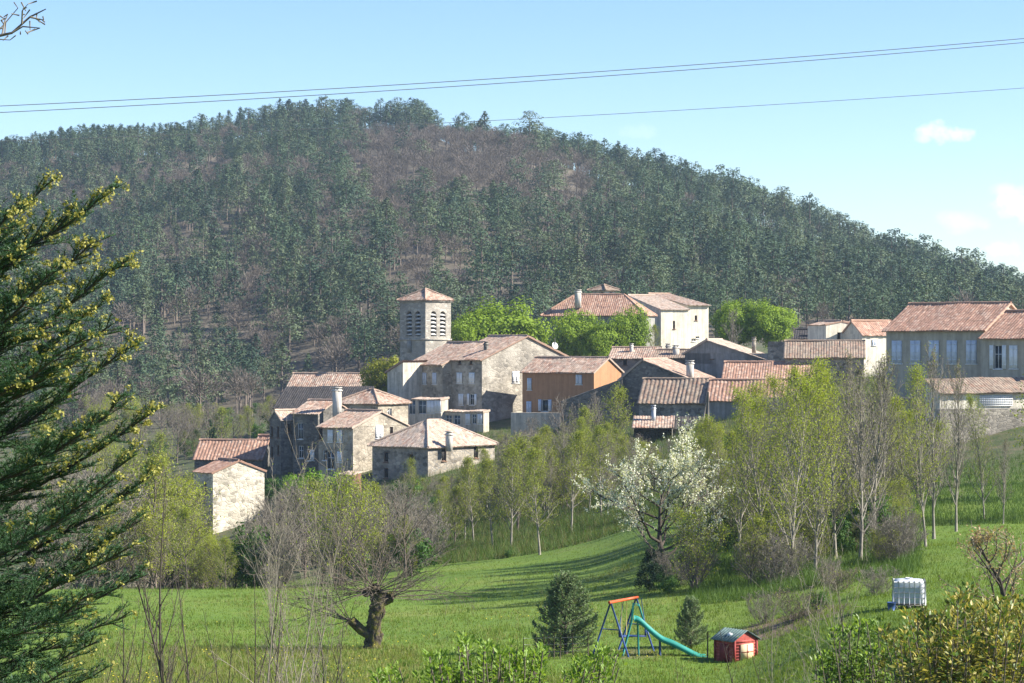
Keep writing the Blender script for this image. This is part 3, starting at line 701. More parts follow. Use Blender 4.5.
# ------------------------------------------------------------------ trees
M['bark'] = plain('grey-brown bark', (.13, .105, .085), .9, .3, 6)
M['bark_pale'] = plain('pale grey bark', (.24, .215, .175), .85, .3, 4)
M['bark_dark'] = plain('dark bark', (.06, .048, .038), .9, .3, 6)
M['bark_moss'] = plain('mossy bark', (.055, .046, .026), .9, .5, 5)
_m, _nt, _N, _L, _b = nm('mossy old bark'); _L.new(ramp(_nt, noise(_nt, 4.5, 6, coord(_nt), .7), [(.38, (.03, .025, .02)), (.5, (.085, .065, .045)), (.56, (.10, .095, .022)), (.68, (.15, .13, .03))]), _b.inputs['Base Color']); bump(_nt, _b, noise(_nt, 12, 4, coord(_nt)), .8, .05); M['bark_moss'] = _m
M['twig'] = plain('grey twigs', (.17, .15, .12), .9, .25, 3)
M['twig_pale'] = plain('pale twigs', (.21, .18, .14), .9, .25, 3)
M['twig_brown'] = plain('brown twigs', (.13, .105, .08), .9, .25, 3)
M['leaf_bright'] = leaf('fresh bright leaves', [(.10, .20, .012), (.15, .27, .018), (.20, .33, .03)], .4)
M['leaf_plane'] = leaf('young plane tree leaves', [(.13, .20, .015), (.19, .28, .02), (.26, .36, .035)], .4)
M['leaf_spring'] = leaf('yellow-green spring leaves', [(.20, .26, .02), (.28, .33, .03), (.33, .35, .045)], .4)
M['leaf_olive'] = leaf('olive spring leaves', [(.17, .22, .025), (.23, .27, .035), (.28, .28, .05)], .35)
M['leaf_green'] = leaf('green leaves', [(.03, .075, .012), (.055, .12, .018), (.08, .16, .025)], .3)
M['leaf_dark'] = leaf('dark evergreen leaves', [(.02, .04, .015), (.03, .06, .02), (.045, .075, .025)], .2)
M['leaf_yellow'] = leaf('yellowish leaves', [(.22, .22, .02), (.17, .2, .02), (.28, .26, .03)], .4)
M['blossom'] = leaf('white blossom', [(.60, .60, .50), (.70, .69, .60), (.48, .52, .36)], .3)
M['pine'] = leaf('pine needles', [(.045, .078, .042), (.062, .098, .05), (.082, .122, .06)], .15, .7, .4)
M['pine_b'] = leaf('grey-green pine needles', [(.07, .098, .05), (.09, .118, .06), (.11, .14, .072)], .15, .7, .4)
M['pine_dark'] = leaf('dark pine needles', [(.026, .05, .032), (.036, .064, .038), (.05, .08, .046)], .12, .7, .4)
M['pine_young'] = leaf('young pine needles', [(.11, .17, .07), (.16, .22, .09), (.23, .29, .14)], .15)
M['hill_twig'] = leaf('bare crowns of the hill wood', [(.115, .095, .08), (.145, .12, .10), (.18, .15, .125)], .1, .8, .5)

def unit(v):
    return v / np.maximum(np.linalg.norm(v, axis=-1, keepdims=True), 1e-9)
def rdir(rs, n):
    return unit(rs.normal(size=(n, 3)))

def leaves(mb, C, size, rs, mat=0, aspect=.55, up=.25, var=.35, out=None):
    """random diamond leaves; out = directions the leaves tend to face"""
    n = len(C); N = unit(rdir(rs, n) * (1 if out is None else .75) + np.array((0, 0, up)) + (0 if out is None else out))
    A = np.cross(N, rdir(rs, n)); A = unit(A); B = np.cross(N, A)
    s = size * (1 + var * (rs.rand(n, 1) * 2 - 1)) / 2
    mb.quads(C, A * s, B * s * aspect, mat)

class Spec:
    def __init__(s, **k):
        s.h, s.r, s.clear, s.n1, s.len1, s.ang, s.shape = 8, .12, .25, 18, .3, 45, 'round'
        s.n2, s.len2, s.n3, s.len3, s.up, s.wob, s.stems, s.lean = 6, .45, 4, .4, .25, .06, 1, .03
        s.leaf, s.lsize, s.spread, s.kink, s.twr, s.stemspread, s.upang = 0, .1, .15, .12, .012, .6, 1.0
        s.__dict__.update(k)

def branch(rs, base, d, ln, n, up, kink):
    pts = [np.array(base, float)]; d = np.array(d, float)
    for i in range(n):
        d = unit(d + rs.normal(size=3) * kink + np.array((0, 0, up / n)))
        pts.append(pts[-1] + d * ln / n)
    return np.array(pts)

def side(rs, d, ang):
    r = rdir(rs, 1)[0]; p = unit(np.cross(d, r)); return unit(d * math.cos(ang) + p * math.sin(ang))

def grow(seed, sp, leafmat=1):
    """returns (trunk MB, crown MB): crown material 0 twigs, 1.. leaves"""
    rs = np.random.RandomState(seed); T, Cn = MB(), MB(); tips = []
    for st in range(sp.stems):
        if sp.stems == 1: b0 = np.zeros(3); d0 = unit(np.array((rs.normal() * sp.lean, rs.normal() * sp.lean, 1)))
        else:
            a = st / sp.stems * 2 * PI + rs.rand(); q = np.array((math.cos(a), math.sin(a), 0))
            b0 = q * .15 * sp.stemspread; d0 = unit(np.array((0, 0, 1)) + q * sp.stemspread * (.3 + .5 * rs.rand()))
        hh = sp.h * (1 if st == 0 else .7 + .3 * rs.rand())
        tr = branch(rs, b0 - np.array((0, 0, .5)), d0, hh + .5, 10, .15, sp.wob)
        rad = sp.r * (1 - np.linspace(0, 1, 11) * .9) * (1 if sp.stems == 1 else .75); rad[0] *= 1.5; rad[1] *= 1.08
        T.tube(tr, rad, 7)
        for k in range(sp.n1):
            t = sp.clear + (1 - sp.clear) * ((k + .5 * rs.rand()) / sp.n1)
            f = t * 10; i = min(9, int(f)); p = tr[i] + (tr[i + 1] - tr[i]) * (f - i)
            q = (t - sp.clear) / (1 - sp.clear)
            w = {'round': math.sqrt(max(.03, 1 - (q * 1.15 - .25) ** 2 * 1.4)), 'cone': 1.05 - q * .9, 'vase': .45 + q * .6, 'col': 1 - abs(q - .35) * .8}[sp.shape]
            az = k * 2.39996 + rs.normal() * .35
            an = R(sp.ang * (1 - .45 * q * sp.upang) + rs.normal() * 8)
            d = np.array((math.cos(az) * math.sin(an), math.sin(az) * math.sin(an), math.cos(an)))
            ln = sp.len1 * sp.h * w * (.75 + .5 * rs.rand())
            b1 = branch(rs, p, d, ln, 5, sp.up, sp.kink)
            r1 = max(sp.twr * 1.2, min(rad[i] * .6, .012 + ln * .014))
            T.tube(b1, r1 * np.linspace(1, .35, 6), 5, cap=False)
            for j in range(sp.n2):
                t2 = .25 + .75 * (j + rs.rand()) / sp.n2; f2 = t2 * 5; i2 = min(4, int(f2)); p2 = b1[i2] + (b1[i2 + 1] - b1[i2]) * (f2 - i2)
                dd = side(rs, unit(b1[i2 + 1] - b1[i2]), R(38 + rs.normal() * 12))
                l2 = ln * sp.len2 * (.6 + .7 * rs.rand()) * (1.15 - .5 * t2)
                b2 = branch(rs, p2, dd, l2, 3, sp.up, sp.kink * 1.2)
                Cn.tube(b2, max(sp.twr, r1 * .4) * np.linspace(1, .45, 4), 3, 0, cap=False)
                tips.append(b2[1:])
                for m in range(sp.n3):
                    t3 = .2 + .8 * (m + rs.rand()) / sp.n3; f3 = t3 * 3; i3 = min(2, int(f3)); p3 = b2[i3] + (b2[i3 + 1] - b2[i3]) * (f3 - i3)
                    d3 = side(rs, unit(b2[i3 + 1] - b2[i3]), R(40 + rs.normal() * 14))
                    l3 = l2 * sp.len3 * (.6 + .8 * rs.rand())
                    b3 = branch(rs, p3, d3, l3, 2, sp.up * .6, sp.kink)
                    Cn.tube(b3, sp.twr * np.array((.85, .7, .45)), 3, 0, cap=False)
                    tips.append(b3[1:])
    if sp.leaf:
        P_ = np.concatenate(tips); C = P_[rs.randint(len(P_), size=sp.leaf)] + rs.normal(size=(sp.leaf, 3)) * sp.spread
        if leafmat == 'mix':
            k = rs.rand(sp.leaf) < .5
            leaves(Cn, C[k], sp.lsize, rs, 1); leaves(Cn, C[~k], sp.lsize, rs, 2)
        else: leaves(Cn, C, sp.lsize, rs, 1)
    return T, Cn

def clump_tree(seed, h, w, clear, nc, nl, lsize, r=.22, flat=.8, outline=1.0, limbs=True):
    """broad leafy tree: leaf clumps at the ends of limbs inside an uneven crown"""
    rs = np.random.RandomState(seed); T, Cn = MB(), MB()
    tr = branch(rs, (0, 0, -.5), (0, 0, 1), h * .62 + .5, 8, .1, .05)
    T.tube(tr, r * np.linspace(1.2, .45, 9), 8)
    ch = h - clear; cz = clear + ch * .5
    for k in range(nc):
        d = rdir(rs, 1)[0]; rr = (.45 + .55 * rs.rand() ** .5)
        bulge = 1 + .16 * math.sin(3 * math.atan2(d[1], d[0]) + seed) + .12 * rs.normal() * outline
        c = np.array((d[0] * w / 2, d[1] * w / 2, d[2] * ch / 2)) * rr * bulge * .86 + np.array((0, 0, cz))
        if limbs and k % 2 == 0:
            i = rs.randint(4, 9); b = np.linspace(0, 1, 5)[:, None]; l = tr[i] * (1 - b) + c * b; l[1:4] += rs.normal(size=(3, 3)) * .12
            T.tube(l, r * .3 * np.linspace(1, .25, 5), 5, cap=False)
        s = (.20 + .14 * rs.rand()) * w * .5 * np.array((1, 1, flat))
        n = int(nl * (.6 + .8 * rs.rand()))
        q = rdir(rs, n) * (rs.rand(n, 1) ** .4) * s
        leaves(Cn, c + q, lsize, rs, 1, .7, .35, out=unit(q / s) * .7 + unit(c - np.array((0, 0, cz)))[None] * .5)
    return T, Cn

PROTO = {}
def proto(name, pair, tmats, cmats):
    T, Cn = pair
    PROTO.setdefault(name, []).append((T.mesh(name + ' trunk', tmats, smooth=True), Cn.mesh(name + ' crown', cmats)))
PHEIGHT = {}
def plant(kind, i, loc, h, label, cat, group=None, name=None, wide=1.0, rz=None, base_h=None, trunk='trunk', crown='crown'):
    """a copy of prototype i of a kind, scaled to height h"""
    tm, cm = PROTO[kind][i % len(PROTO[kind])]
    o = empty(name or kind, loc, rz if rz is not None else random.random() * 6.28, label, cat, group)
    s = h / (base_h or PHEIGHT[kind]); o.scale = (s * wide, s * wide, s)
    link_mesh(trunk, tm, o); link_mesh(crown, cm, o)
    return o

mm = M
# round bright trees of the square
for k in range(3):
    proto('plane_tree', clump_tree(11 + k, 9, 9.5, 1.8, 95, 170, .30, .25), [mm['bark']], [mm['bark'], mm['leaf_plane']])
PHEIGHT['plane_tree'] = 9
for k in range(2):
    proto('yellow_green_tree', clump_tree(21 + k, 7, 6.0, .8, 60, 90, .26, .16, .9), [mm['bark']], [mm['bark'], mm['leaf_yellow']])
PHEIGHT['yellow_green_tree'] = 7
# slender young trees with pale stems
for k in range(4):
    proto('slender_tree', grow(31 + k, Spec(h=9, r=.10, clear=.22, n1=30, len1=.23, ang=44, shape='round', n2=6, n3=4, leaf=5200, lsize=.105, spread=.16, up=.5, wob=.035, twr=.011)), [mm['bark_pale']], [mm['twig'], mm['leaf_olive']])
PHEIGHT['slender_tree'] = 9
for k in range(4):
    proto('tall_tree', grow(41 + k, Spec(h=11, r=.11, clear=.16, n1=36, len1=.25, ang=40, shape='round', n2=7, n3=4, leaf=4800, lsize=.10, spread=.22, up=.6, wob=.04, twr=.010, lean=.06)), [mm['bark_pale']], [mm['twig'], mm['leaf_spring']])
PHEIGHT['tall_tree'] = 11
for k in range(3):
    proto('bare_tall_tree', grow(51 + k, Spec(h=11, r=.12, clear=.16, n1=38, len1=.25, ang=34, shape='round', n2=8, n3=5, leaf=500, lsize=.10, spread=.1, up=.7, wob=.03, twr=.011)), [mm['bark_pale']], [mm['twig'], mm['leaf_olive']])
PHEIGHT['bare_tall_tree'] = 11
for k in range(3):
    proto('bare_tree', grow(61 + k, Spec(h=6.5, r=.12, clear=.15, n1=24, len1=.42, ang=50, shape='round', n2=8, n3=5, leaf=0, up=.35, wob=.07, twr=.012)), [mm['bark']], [mm['twig'], mm['leaf_olive']])
PHEIGHT['bare_tree'] = 6.5
for k in range(3):
    proto('budding_tree', grow(71 + k, Spec(h=7, r=.12, clear=.14, n1=24, len1=.36, ang=45, shape='round', n2=7, n3=4, leaf=4200, lsize=.12, spread=.2, up=.4, wob=.06, twr=.012)), [mm['bark']], [mm['twig'], mm['leaf_olive']])
PHEIGHT['budding_tree'] = 7
for k in range(3):
    proto('willow', grow(81 + k, Spec(h=6, r=.09, clear=.05, n1=16, len1=.42, ang=40, shape='round', n2=7, n3=4, leaf=4600, lsize=.12, spread=.22, up=.25, stems=4, twr=.010)), [mm['bark']], [mm['twig'], mm['leaf_spring']])
PHEIGHT['willow'] = 6
for k in range(3):
    proto('bare_shrub', grow(91 + k, Spec(h=3.2, r=.045, clear=.05, n1=12, len1=.45, ang=48, shape='round', n2=7, n3=4, leaf=60, lsize=.09, up=.2, stems=6, stemspread=1.0, twr=.010)), [mm['twig']], [mm['twig'], mm['leaf_olive']])
PHEIGHT['bare_shrub'] = 3.2
for k in range(2):
    proto('brown_shrub', grow(96 + k, Spec(h=3.2, r=.045, clear=.05, n1=12, len1=.45, ang=48, shape='round', n2=7, n3=4, leaf=500, lsize=.10, up=.2, stems=6, stemspread=1.0, twr=.011)), [mm['twig_brown']], [mm['twig_brown'], mm['leaf_olive']])
PHEIGHT['brown_shrub'] = 3.2
for k in range(3):
    proto('green_bush', clump_tree(101 + k, 3, 3.4, .1, 34, 80, .16, .05, .9, limbs=False), [mm['bark']], [mm['bark'], mm['leaf_green']])
PHEIGHT['green_bush'] = 3
for k in range(2):
    proto('bright_bush', clump_tree(106 + k, 3, 3.4, .1, 34, 80, .16, .05, .9, limbs=False), [mm['bark']], [mm['bark'], mm['leaf_bright']])
PHEIGHT['bright_bush'] = 3
proto('dark_bush', clump_tree(111, 3, 3.4, .1, 34, 90, .16, .05, .9, limbs=False), [mm['bark']], [mm['bark'], mm['leaf_dark']]); PHEIGHT['dark_bush'] = 3
proto('cypress', clump_tree(113, 6, 1.3, .1, 44, 70, .18, .1, 1.6, .4, limbs=False), [mm['bark']], [mm['bark'], mm['leaf_dark']]); PHEIGHT['cypress'] = 6

# blossoming fruit tree
def blossom_tree(seed):
    T, Cn = grow(seed, Spec(h=4.2, r=.16, clear=.2, n1=20, len1=.85, ang=74, shape='round', n2=9, n3=4, leaf=0, up=.4, wob=.12, twr=.010, kink=.16, upang=.8))
    rs = np.random.RandomState(seed)
    V = np.concatenate(Cn.V); V = V[V[:, 2] > 1.5]
    C = V[rs.randint(len(V), size=7500)]
    # blossom sits in long sprays along the outer twigs
    k = (np.hypot(C[:, 0], C[:, 1]) + (C[:, 2] - 2) * .6) > 1.5
    C = C[k]; C = np.repeat(C, 2, 0) + rs.normal(size=(len(C) * 2, 3)) * .05
    leaves(Cn, C, .075, rs, 1, .8)
    g = V[rs.randint(len(V), size=1300)] + rs.normal(size=(1300, 3)) * .07
    leaves(Cn, g, .07, rs, 2)
    return T, Cn
proto('blossom_tree', blossom_tree(121), [mm['bark_dark']], [mm['twig'], mm['blossom'], mm['leaf_spring']]); PHEIGHT['blossom_tree'] = 4.8

# young garden pines: whorls of upturned needle shoots
def young_pine(seed, h=2.4, w=2.1, n=210):
    rs = np.random.RandomState(seed); T, Cn = MB(), MB()
    tr = branch(rs, (0, 0, -.2), (0, 0, 1), h + .1, 8, .1, .03); T.tube(tr, .07 * np.linspace(1, .2, 9), 6)
    for k in range(n):
        t = (k / n) ** .85; z = .05 + t * h * .96
        rad = w / 2 * (min(1, .72 + t * 1.6) * (1 - t) ** .48 + .03) * (.55 + .55 * rs.rand()); az = k * 2.4 + rs.rand()
        q = np.array((math.cos(az), math.sin(az), 0.0)); b = np.array((0, 0, z * .92)) + q * .05
        e = np.array((0, 0, z + .12 + .1 * rs.rand())) + q * rad
        l = np.array([b, (b + e) / 2 - np.array((0, 0, .05)), e, e + q * .04 + np.array((0, 0, .14))]); Cn.tube(l, .012, 3, 0, cap=False)
        m = 85; s = rs.rand(m, 1) ** .6; C = np.where(s < .8, b + (e - b) * s / .8, e + (l[3] - e) * (s - .8) / .2)
        d = unit(unit(e - b) * .7 + rdir(rs, m) + np.array((0, 0, .35))); A = d * .055; B = unit(np.cross(d, rdir(rs, m))) * .011
        Cn.quads(C + A, A, B, 1)
    return T, Cn
proto('young_pine', young_pine(131), [mm['bark_dark']], [mm['bark'], mm['pine_young']]); proto('young_pine', young_pine(132, 2.4, 1.9, 190), [mm['bark_dark']], [mm['bark'], mm['pine_young']]); PHEIGHT['young_pine'] = 2.5

# pollarded old tree with a burst of shoots
def pollard(seed):
    rs = np.random.RandomState(seed); T, Cn = MB(), MB()
    tz = np.linspace(-.3, 1.9, 18); tr = np.stack([.12 * np.clip(tz, 0, 2) + .03 * np.sin(tz * 5), .03 * np.sin(tz * 4), tz], 1)
    rr = np.interp(tz, [-.3, .1, .6, 1.2, 1.6, 1.9], [.40, .30, .24, .24, .32, .27]) * (1 + .10 * rs.normal(size=18)); T.tube(tr, rr, 11)
    for k in range(16):                   # burrs and bark ridges up the trunk
        z = .15 + 1.6 * rs.rand(); az = rs.rand() * 2 * PI; q = np.array((.12 * z + math.cos(az) * .21, math.sin(az) * .21, z)); l = .1 + .15 * rs.rand()
        T.tube([q - (0, 0, l), q + (math.cos(az) * .05, math.sin(az) * .05, 0), q + (0, 0, l)], [.03, .07 + .06 * rs.rand(), .03], 6)
    heads = [(.15, 0, 1.95, .36), (.62, .05, 1.75, .22), (-.2, .1, 1.9, .24), (-.75, -.1, .95, .17)]
    T.tube([(0, 0, .45), (-.35, -.05, .62), (-.72, -.1, .98)], [.2, .17, .16], 8)
    T.tube([(.2, 0, 1.55), (.45, .03, 1.65), (.66, .05, 1.75)], [.2, .2, .18], 8)
    for x, y, z, r in heads:          # knobbly heads
        for k in range(9):
            d = rdir(rs, 1)[0] * r * .55; c = np.array((x, y, z)) + d
            T.tube([c - d * .5, c, c + d * .4], [r * .4, r * .45, r * .2], 6)
    for (x, y, z, r), n in zip(heads, (28, 13, 14, 12)):
        for k in range(n):
            az = rs.rand() * 2 * PI; an = R(14 + 88 * rs.rand() ** .75)
            d = np.array((math.cos(az) * math.sin(an), math.sin(az) * math.sin(an), math.cos(an)))
            if x > .5: d[0] += .5
            if x < -.3: d[0] -= .5
            d = unit(d); ln = 1.2 + 2.4 * rs.rand()
            b1 = branch(rs, (x, y, z) + d * r * .5, d, ln, 5, .12, .13); Cn.tube(b1, (.006 + ln * .004) * np.linspace(1, .3, 6), 4, 0, cap=False)
            for j in range(7):
                i = rs.randint(1, 5); b2 = branch(rs, b1[i], side(rs, unit(b1[i + 1] - b1[i]), R(32)), ln * (.2 + .2 * rs.rand()), 3, .1, .1); Cn.tube(b2, .007 * np.linspace(1, .4, 4), 3, 0, cap=False)
                for m in range(2):
                    b3 = branch(rs, b2[1 + m], side(rs, unit(b2[2] - b2[1]), R(35)), ln * .12, 2, 0, .1); Cn.tube(b3, .006, 3, 0, cap=False)
    return T, Cn
proto('pollard_tree', pollard(141), [mm['bark_moss']], [mm['twig_brown'], mm['leaf_olive']]); PHEIGHT['pollard_tree'] = 5.0

# near saplings, bare
for k in range(3):
    proto('bare_sapling', grow(151 + k, Spec(h=4.6, r=.042, clear=.18, n1=12, len1=.24, ang=32, shape='cone', n2=4, n3=2, up=.5, wob=.05, twr=.003, stems=2, stemspread=.16, kink=.08)), [mm['bark_dark']], [mm['twig_brown'], mm['leaf_olive']])
for k in range(2):
    proto('bare_sapling', grow(155 + k, Spec(h=4.6, r=.027, clear=.18, n1=11, len1=.34, ang=30, shape='vase', n2=5, n3=3, leaf=120, lsize=.035, spread=.02, up=.5, wob=.06, twr=.003, stems=2, stemspread=.35, kink=.1)), [mm['twig_pale']], [mm['twig_pale'], mm['leaf_spring']])
PHEIGHT['bare_sapling'] = 4.6
# ------------------------------------------------------------------ wooded hill
def hill_pine_arrays(seed, h, w, conical):
    """trunk MB and crown MB of a far pine"""
    rs = np.random.RandomState(seed); T, Cn = MB(), MB()
    T.tube([(0, 0, -.8), (rs.normal() * .1, 0, h * .5), (rs.normal() * .2, 0, h * .95)], [.2, .15, .05], 5)
    nc = 24
    for k in range(nc):
        t = (k + rs.rand()) / nc
        z = h * (.26 + .72 * t) if conical else h * (.34 + .62 * t)
        rad = (w / 2) * ((1.02 - t) ** .8 if conical else math.sqrt(max(.06, 1 - (t * 1.25 - .42) ** 2 * 1.5)))
        az = k * 2.4 + rs.rand(); rr = rad * (.35 + .45 * rs.rand())
        c = np.array((math.cos(az) * rr, math.sin(az) * rr, z))
        n = 30; q = rdir(rs, n) * (rs.rand(n, 1) ** .4) * np.array((rad * .40 + .25, rad * .40 + .25, h * .04 + .15))
        leaves(Cn, c + q, .44, rs, 0, .62, .4, out=unit(q) * .6 + unit(c - np.array((0, 0, h * .55)))[None] * .7)
    return T, Cn
def hill_bare_arrays(seed, h):
    rs = np.random.RandomState(seed); T, Cn = MB(), MB()
    T.tube([(0, 0, -.8), (rs.normal() * .15, 0, h * .45), (rs.normal() * .3, 0, h * .8)], [.16, .11, .04], 4)
    for k in range(7):
        z = h * (.3 + .06 * k); az = k * 2.4 + rs.rand(); e = np.array((math.cos(az) * h * .24, math.sin(az) * h * .24, z + h * .3))
        T.tube([(0, 0, z), e], [.07, .03], 3, cap=False)
    n = 560; d = rdir(rs, n); d[:, 2] = np.abs(d[:, 2]) * 1.0 - .25
    c = d * (rs.rand(n, 1) ** .45) * np.array((h * .30, h * .30, h * .42)) + np.array((0, 0, h * .56))
    dirs = unit(d * np.array((1, 1, .8)) + rdir(rs, n) * .6 + np.array((0, 0, .5)))
    Bv = unit(np.cross(dirs, rdir(rs, n)))
    l = (.5 + .7 * rs.rand(n, 1)) * h * .055; Cn.quads(c, dirs * l, Bv * .045, 0)
    return T, Cn

HP = [hill_pine_arrays(200 + k, 11, 6.2 + .4 * (k % 3), k % 2 == 0) for k in range(6)]
HB = [hill_bare_arrays(220 + k, 9) for k in range(4)]
HPm = [[(T.mesh('hill pine trunk', [M['bark']]), Cn.mesh('hill pine crown', [M[mt]])) for T, Cn in HP] for mt in ('pine', 'pine_b', 'pine_dark')]
HBm = [(T.mesh('bare hill tree trunk', [M['bark']]), Cn.mesh('bare hill tree crown', [M['hill_twig']])) for T, Cn in HB]

rng = np.random.RandomState(5)
crest_px = [-400, 0, 130, 200, 300, 400, 440, 520, 600, 660, 740, 850, 950, 1024, 1500]
crest_d = [920, 910, 900, 890, 880, 860, 850, 800, 770, 755, 730, 690, 650, 625, 600]
pts = []
cell = 5.7
for Y in np.arange(345, 945, cell):
    xs = np.arange(-.30 * Y, .30 * Y, cell)
    jx = xs + rng.rand(len(xs)) * cell * .9; jy = Y + rng.rand(len(xs)) * cell * .9
    pts.append(np.stack([jx, jy], 1))
pts = np.concatenate(pts)
ppx = CXP + F * pts[:, 0] / pts[:, 1]; cd = np.interp(ppx, crest_px, crest_d)
ok = (ppx > -160) & (ppx < 1190) & (pts[:, 1] < cd + 42)
pts = pts[ok]; ppx = ppx[ok]; pz = height(pts[:, 0], pts[:, 1]); ppy = CYP - F * pz / pts[:, 1]; cd = cd[ok]
# hidden behind the village on the right: nothing there can be seen
hid = ((pts[:, 1] < 405) & ((ppx > 268) | (rng.rand(len(pts)) < .35)))
hid |= (ppx > 420) & (ppy > 372) & (pts[:, 1] > 330)
pts, ppx, pz, ppy, cd = (a[~hid] for a in (pts, ppx, pz, ppy, cd))
BARE = [(445, 160, 118, 46, .88), (225, 170, 90, 16, .7), (570, 185, 55, 45, .6), (150, 395, 110, 36, .5), (320, 372, 70, 40, .5), (425, 268, 45, 26, .9), (790, 310, 40, 40, .5),
        (540, 235, 60, 30, .4), (330, 215, 50, 18, .5), (60, 180, 60, 22, .4), (255, 300, 18, 60, .75), (30, 165, 40, 10, .4), (400, 215, 40, 60, .4)]
pb = np.full(len(pts), .17) + .20 * vnoise(pts[:, 0] / 25, pts[:, 1] / 40, 77)
for cx, cy, rx, ry, st in BARE:
    q = ((ppx - cx) / rx) ** 2 + ((ppy - 18 - cy) / ry) ** 2
    pb = np.maximum(pb, min(.97, st * 1.1) * np.clip((1.25 - q + .5 * vnoise(pts[:, 0] / 12, pts[:, 1] / 20, 41)) * 1.6, 0, 1))
pb = np.where((pts[:, 1] > cd - 14), np.where((ppx < 330) | (ppx > 540), .04, .35), pb)
pb = np.where((ppx > 640), pb * .45, pb)
gap = ((ppx - 432) / 42) ** 2 + ((ppy - 290) / 20) ** 2 < 1
gap |= (np.abs(ppx - 262 + (ppy - 300) * .25) < 6) & (ppy > 250) & (ppy < 350)
keep = (rng.rand(len(pts)) < np.where(gap, .22, np.where(pts[:, 1] > cd - 25, .97, np.clip(.88 + .55 * vnoise(pts[:, 0] / 13, pts[:, 1] / 21, 61), .35, .97))))
pts, ppx, pz, ppy, cd, pb = (a[keep] for a in (pts, ppx, pz, ppy, cd, pb))
pb = np.where(pts[:, 1] < 405, .6, pb)
isb = rng.rand(len(pts)) < pb
hh = np.where(isb, 6.5 + 3.5 * rng.rand(len(pts)), 6.5 + 7.5 * rng.rand(len(pts)))
hh = np.where((~isb) & (pts[:, 1] > cd - 30), hh * np.where(ppx > 400, 1.2, .95), hh)
hh = np.minimum(hh, 12.8)
hh = np.where((pts[:, 1] > cd - 16) & (pts[:, 1] < cd + 10) & (ppx > 440) & ~isb, 8 + 8 * rng.rand(len(pts)) ** 1.3, hh)
hh = np.where((pts[:, 1] < 470) & ~isb, hh * .85, hh)
VISY = ([-200, 150, 190, 270, 275, 360, 362, 398, 400, 448, 450, 545, 560, 700, 712, 795, 800, 880, 890, 1100], [480, 470, 440, 435, 380, 378, 352, 348, 292, 292, 302, 302, 292, 300, 300, 305, 330, 322, 305, 300])
top = CYP - F * (pz + hh) / pts[:, 1]
vis = (top < np.interp(ppx, *VISY) - 7) & (ppx > 6) & (ppx < 1018)
vis &= ~((ppx < 120) & (ppy > 190))
shows = hh / pts[:, 1]
def choose(mask, n, crest_n):
    ids = np.where(mask & vis)[0]
    sky = [i for i in ids if pts[i, 1] > cd[i] - 6]; rng.shuffle(sky); sky = sky[:crest_n]
    rest = sorted(set(ids) - set(sky), key=lambda i: -shows[i])[:n - len(sky)]
    return set(sky) | set(rest)
ind_p = choose(~isb, 285, 110); ind_b = choose(isb, 240, 30)
def zone(x, y, crest):
    if crest: return ('on the skyline at the left end of the hill' if x < 180 else 'on the skyline left of the summit' if x < 400 else 'on the skyline above the church tower' if x < 560 else 'on the skyline above the manor' if x < 740 else 'on the falling skyline right of the round trees')
    if x < 200: return 'on the hill above the pale tower house' if y > 330 else 'high on the hill beyond the fir'
    if x < 300: return 'low on the hill above the long red shed' if y > 330 else 'on the hillside by the stony gully'
    if x < 400: return 'on the hill foot above the barns'
    if x < 460: return 'on the hillside directly behind the church tower'
    if x < 560: return 'on the hillside above the round trees of the square'
    if x < 720: return 'on the hillside behind the manor'
    if x < 820: return 'at the hill foot behind the pair of round trees'
    if x < 890: return 'on the hillside above the white flat-topped house'
    return 'on the hillside above the large grey house'
stuff_p = [[MB() for _ in range(3)], MB()]
sp_mb = MB(); sb_mb = MB()
pp = {}
for T, Cn in HP: pass
def cat_arr(mb): return np.concatenate(mb.V), mb.F
HPa = [(cat_arr(T), cat_arr(Cn)) for T, Cn in HP]; HBa = [(cat_arr(T), cat_arr(Cn)) for T, Cn in HB]
def put(mb, arr, loc, s, w, rz, m_off):
    V, Fs = arr; ca, sa = math.cos(rz), math.sin(rz)
    W = np.empty_like(V); W[:, 0] = (V[:, 0] * ca - V[:, 1] * sa) * s * w; W[:, 1] = (V[:, 0] * sa + V[:, 1] * ca) * s * w; W[:, 2] = V[:, 2] * s
    W += loc; mb.V.append(W); mb.U.append(np.zeros((len(W), 2)))
    for f, m in Fs: mb.F.append((f + mb.n, m_off))
    mb.n += len(W)
random.seed(4)
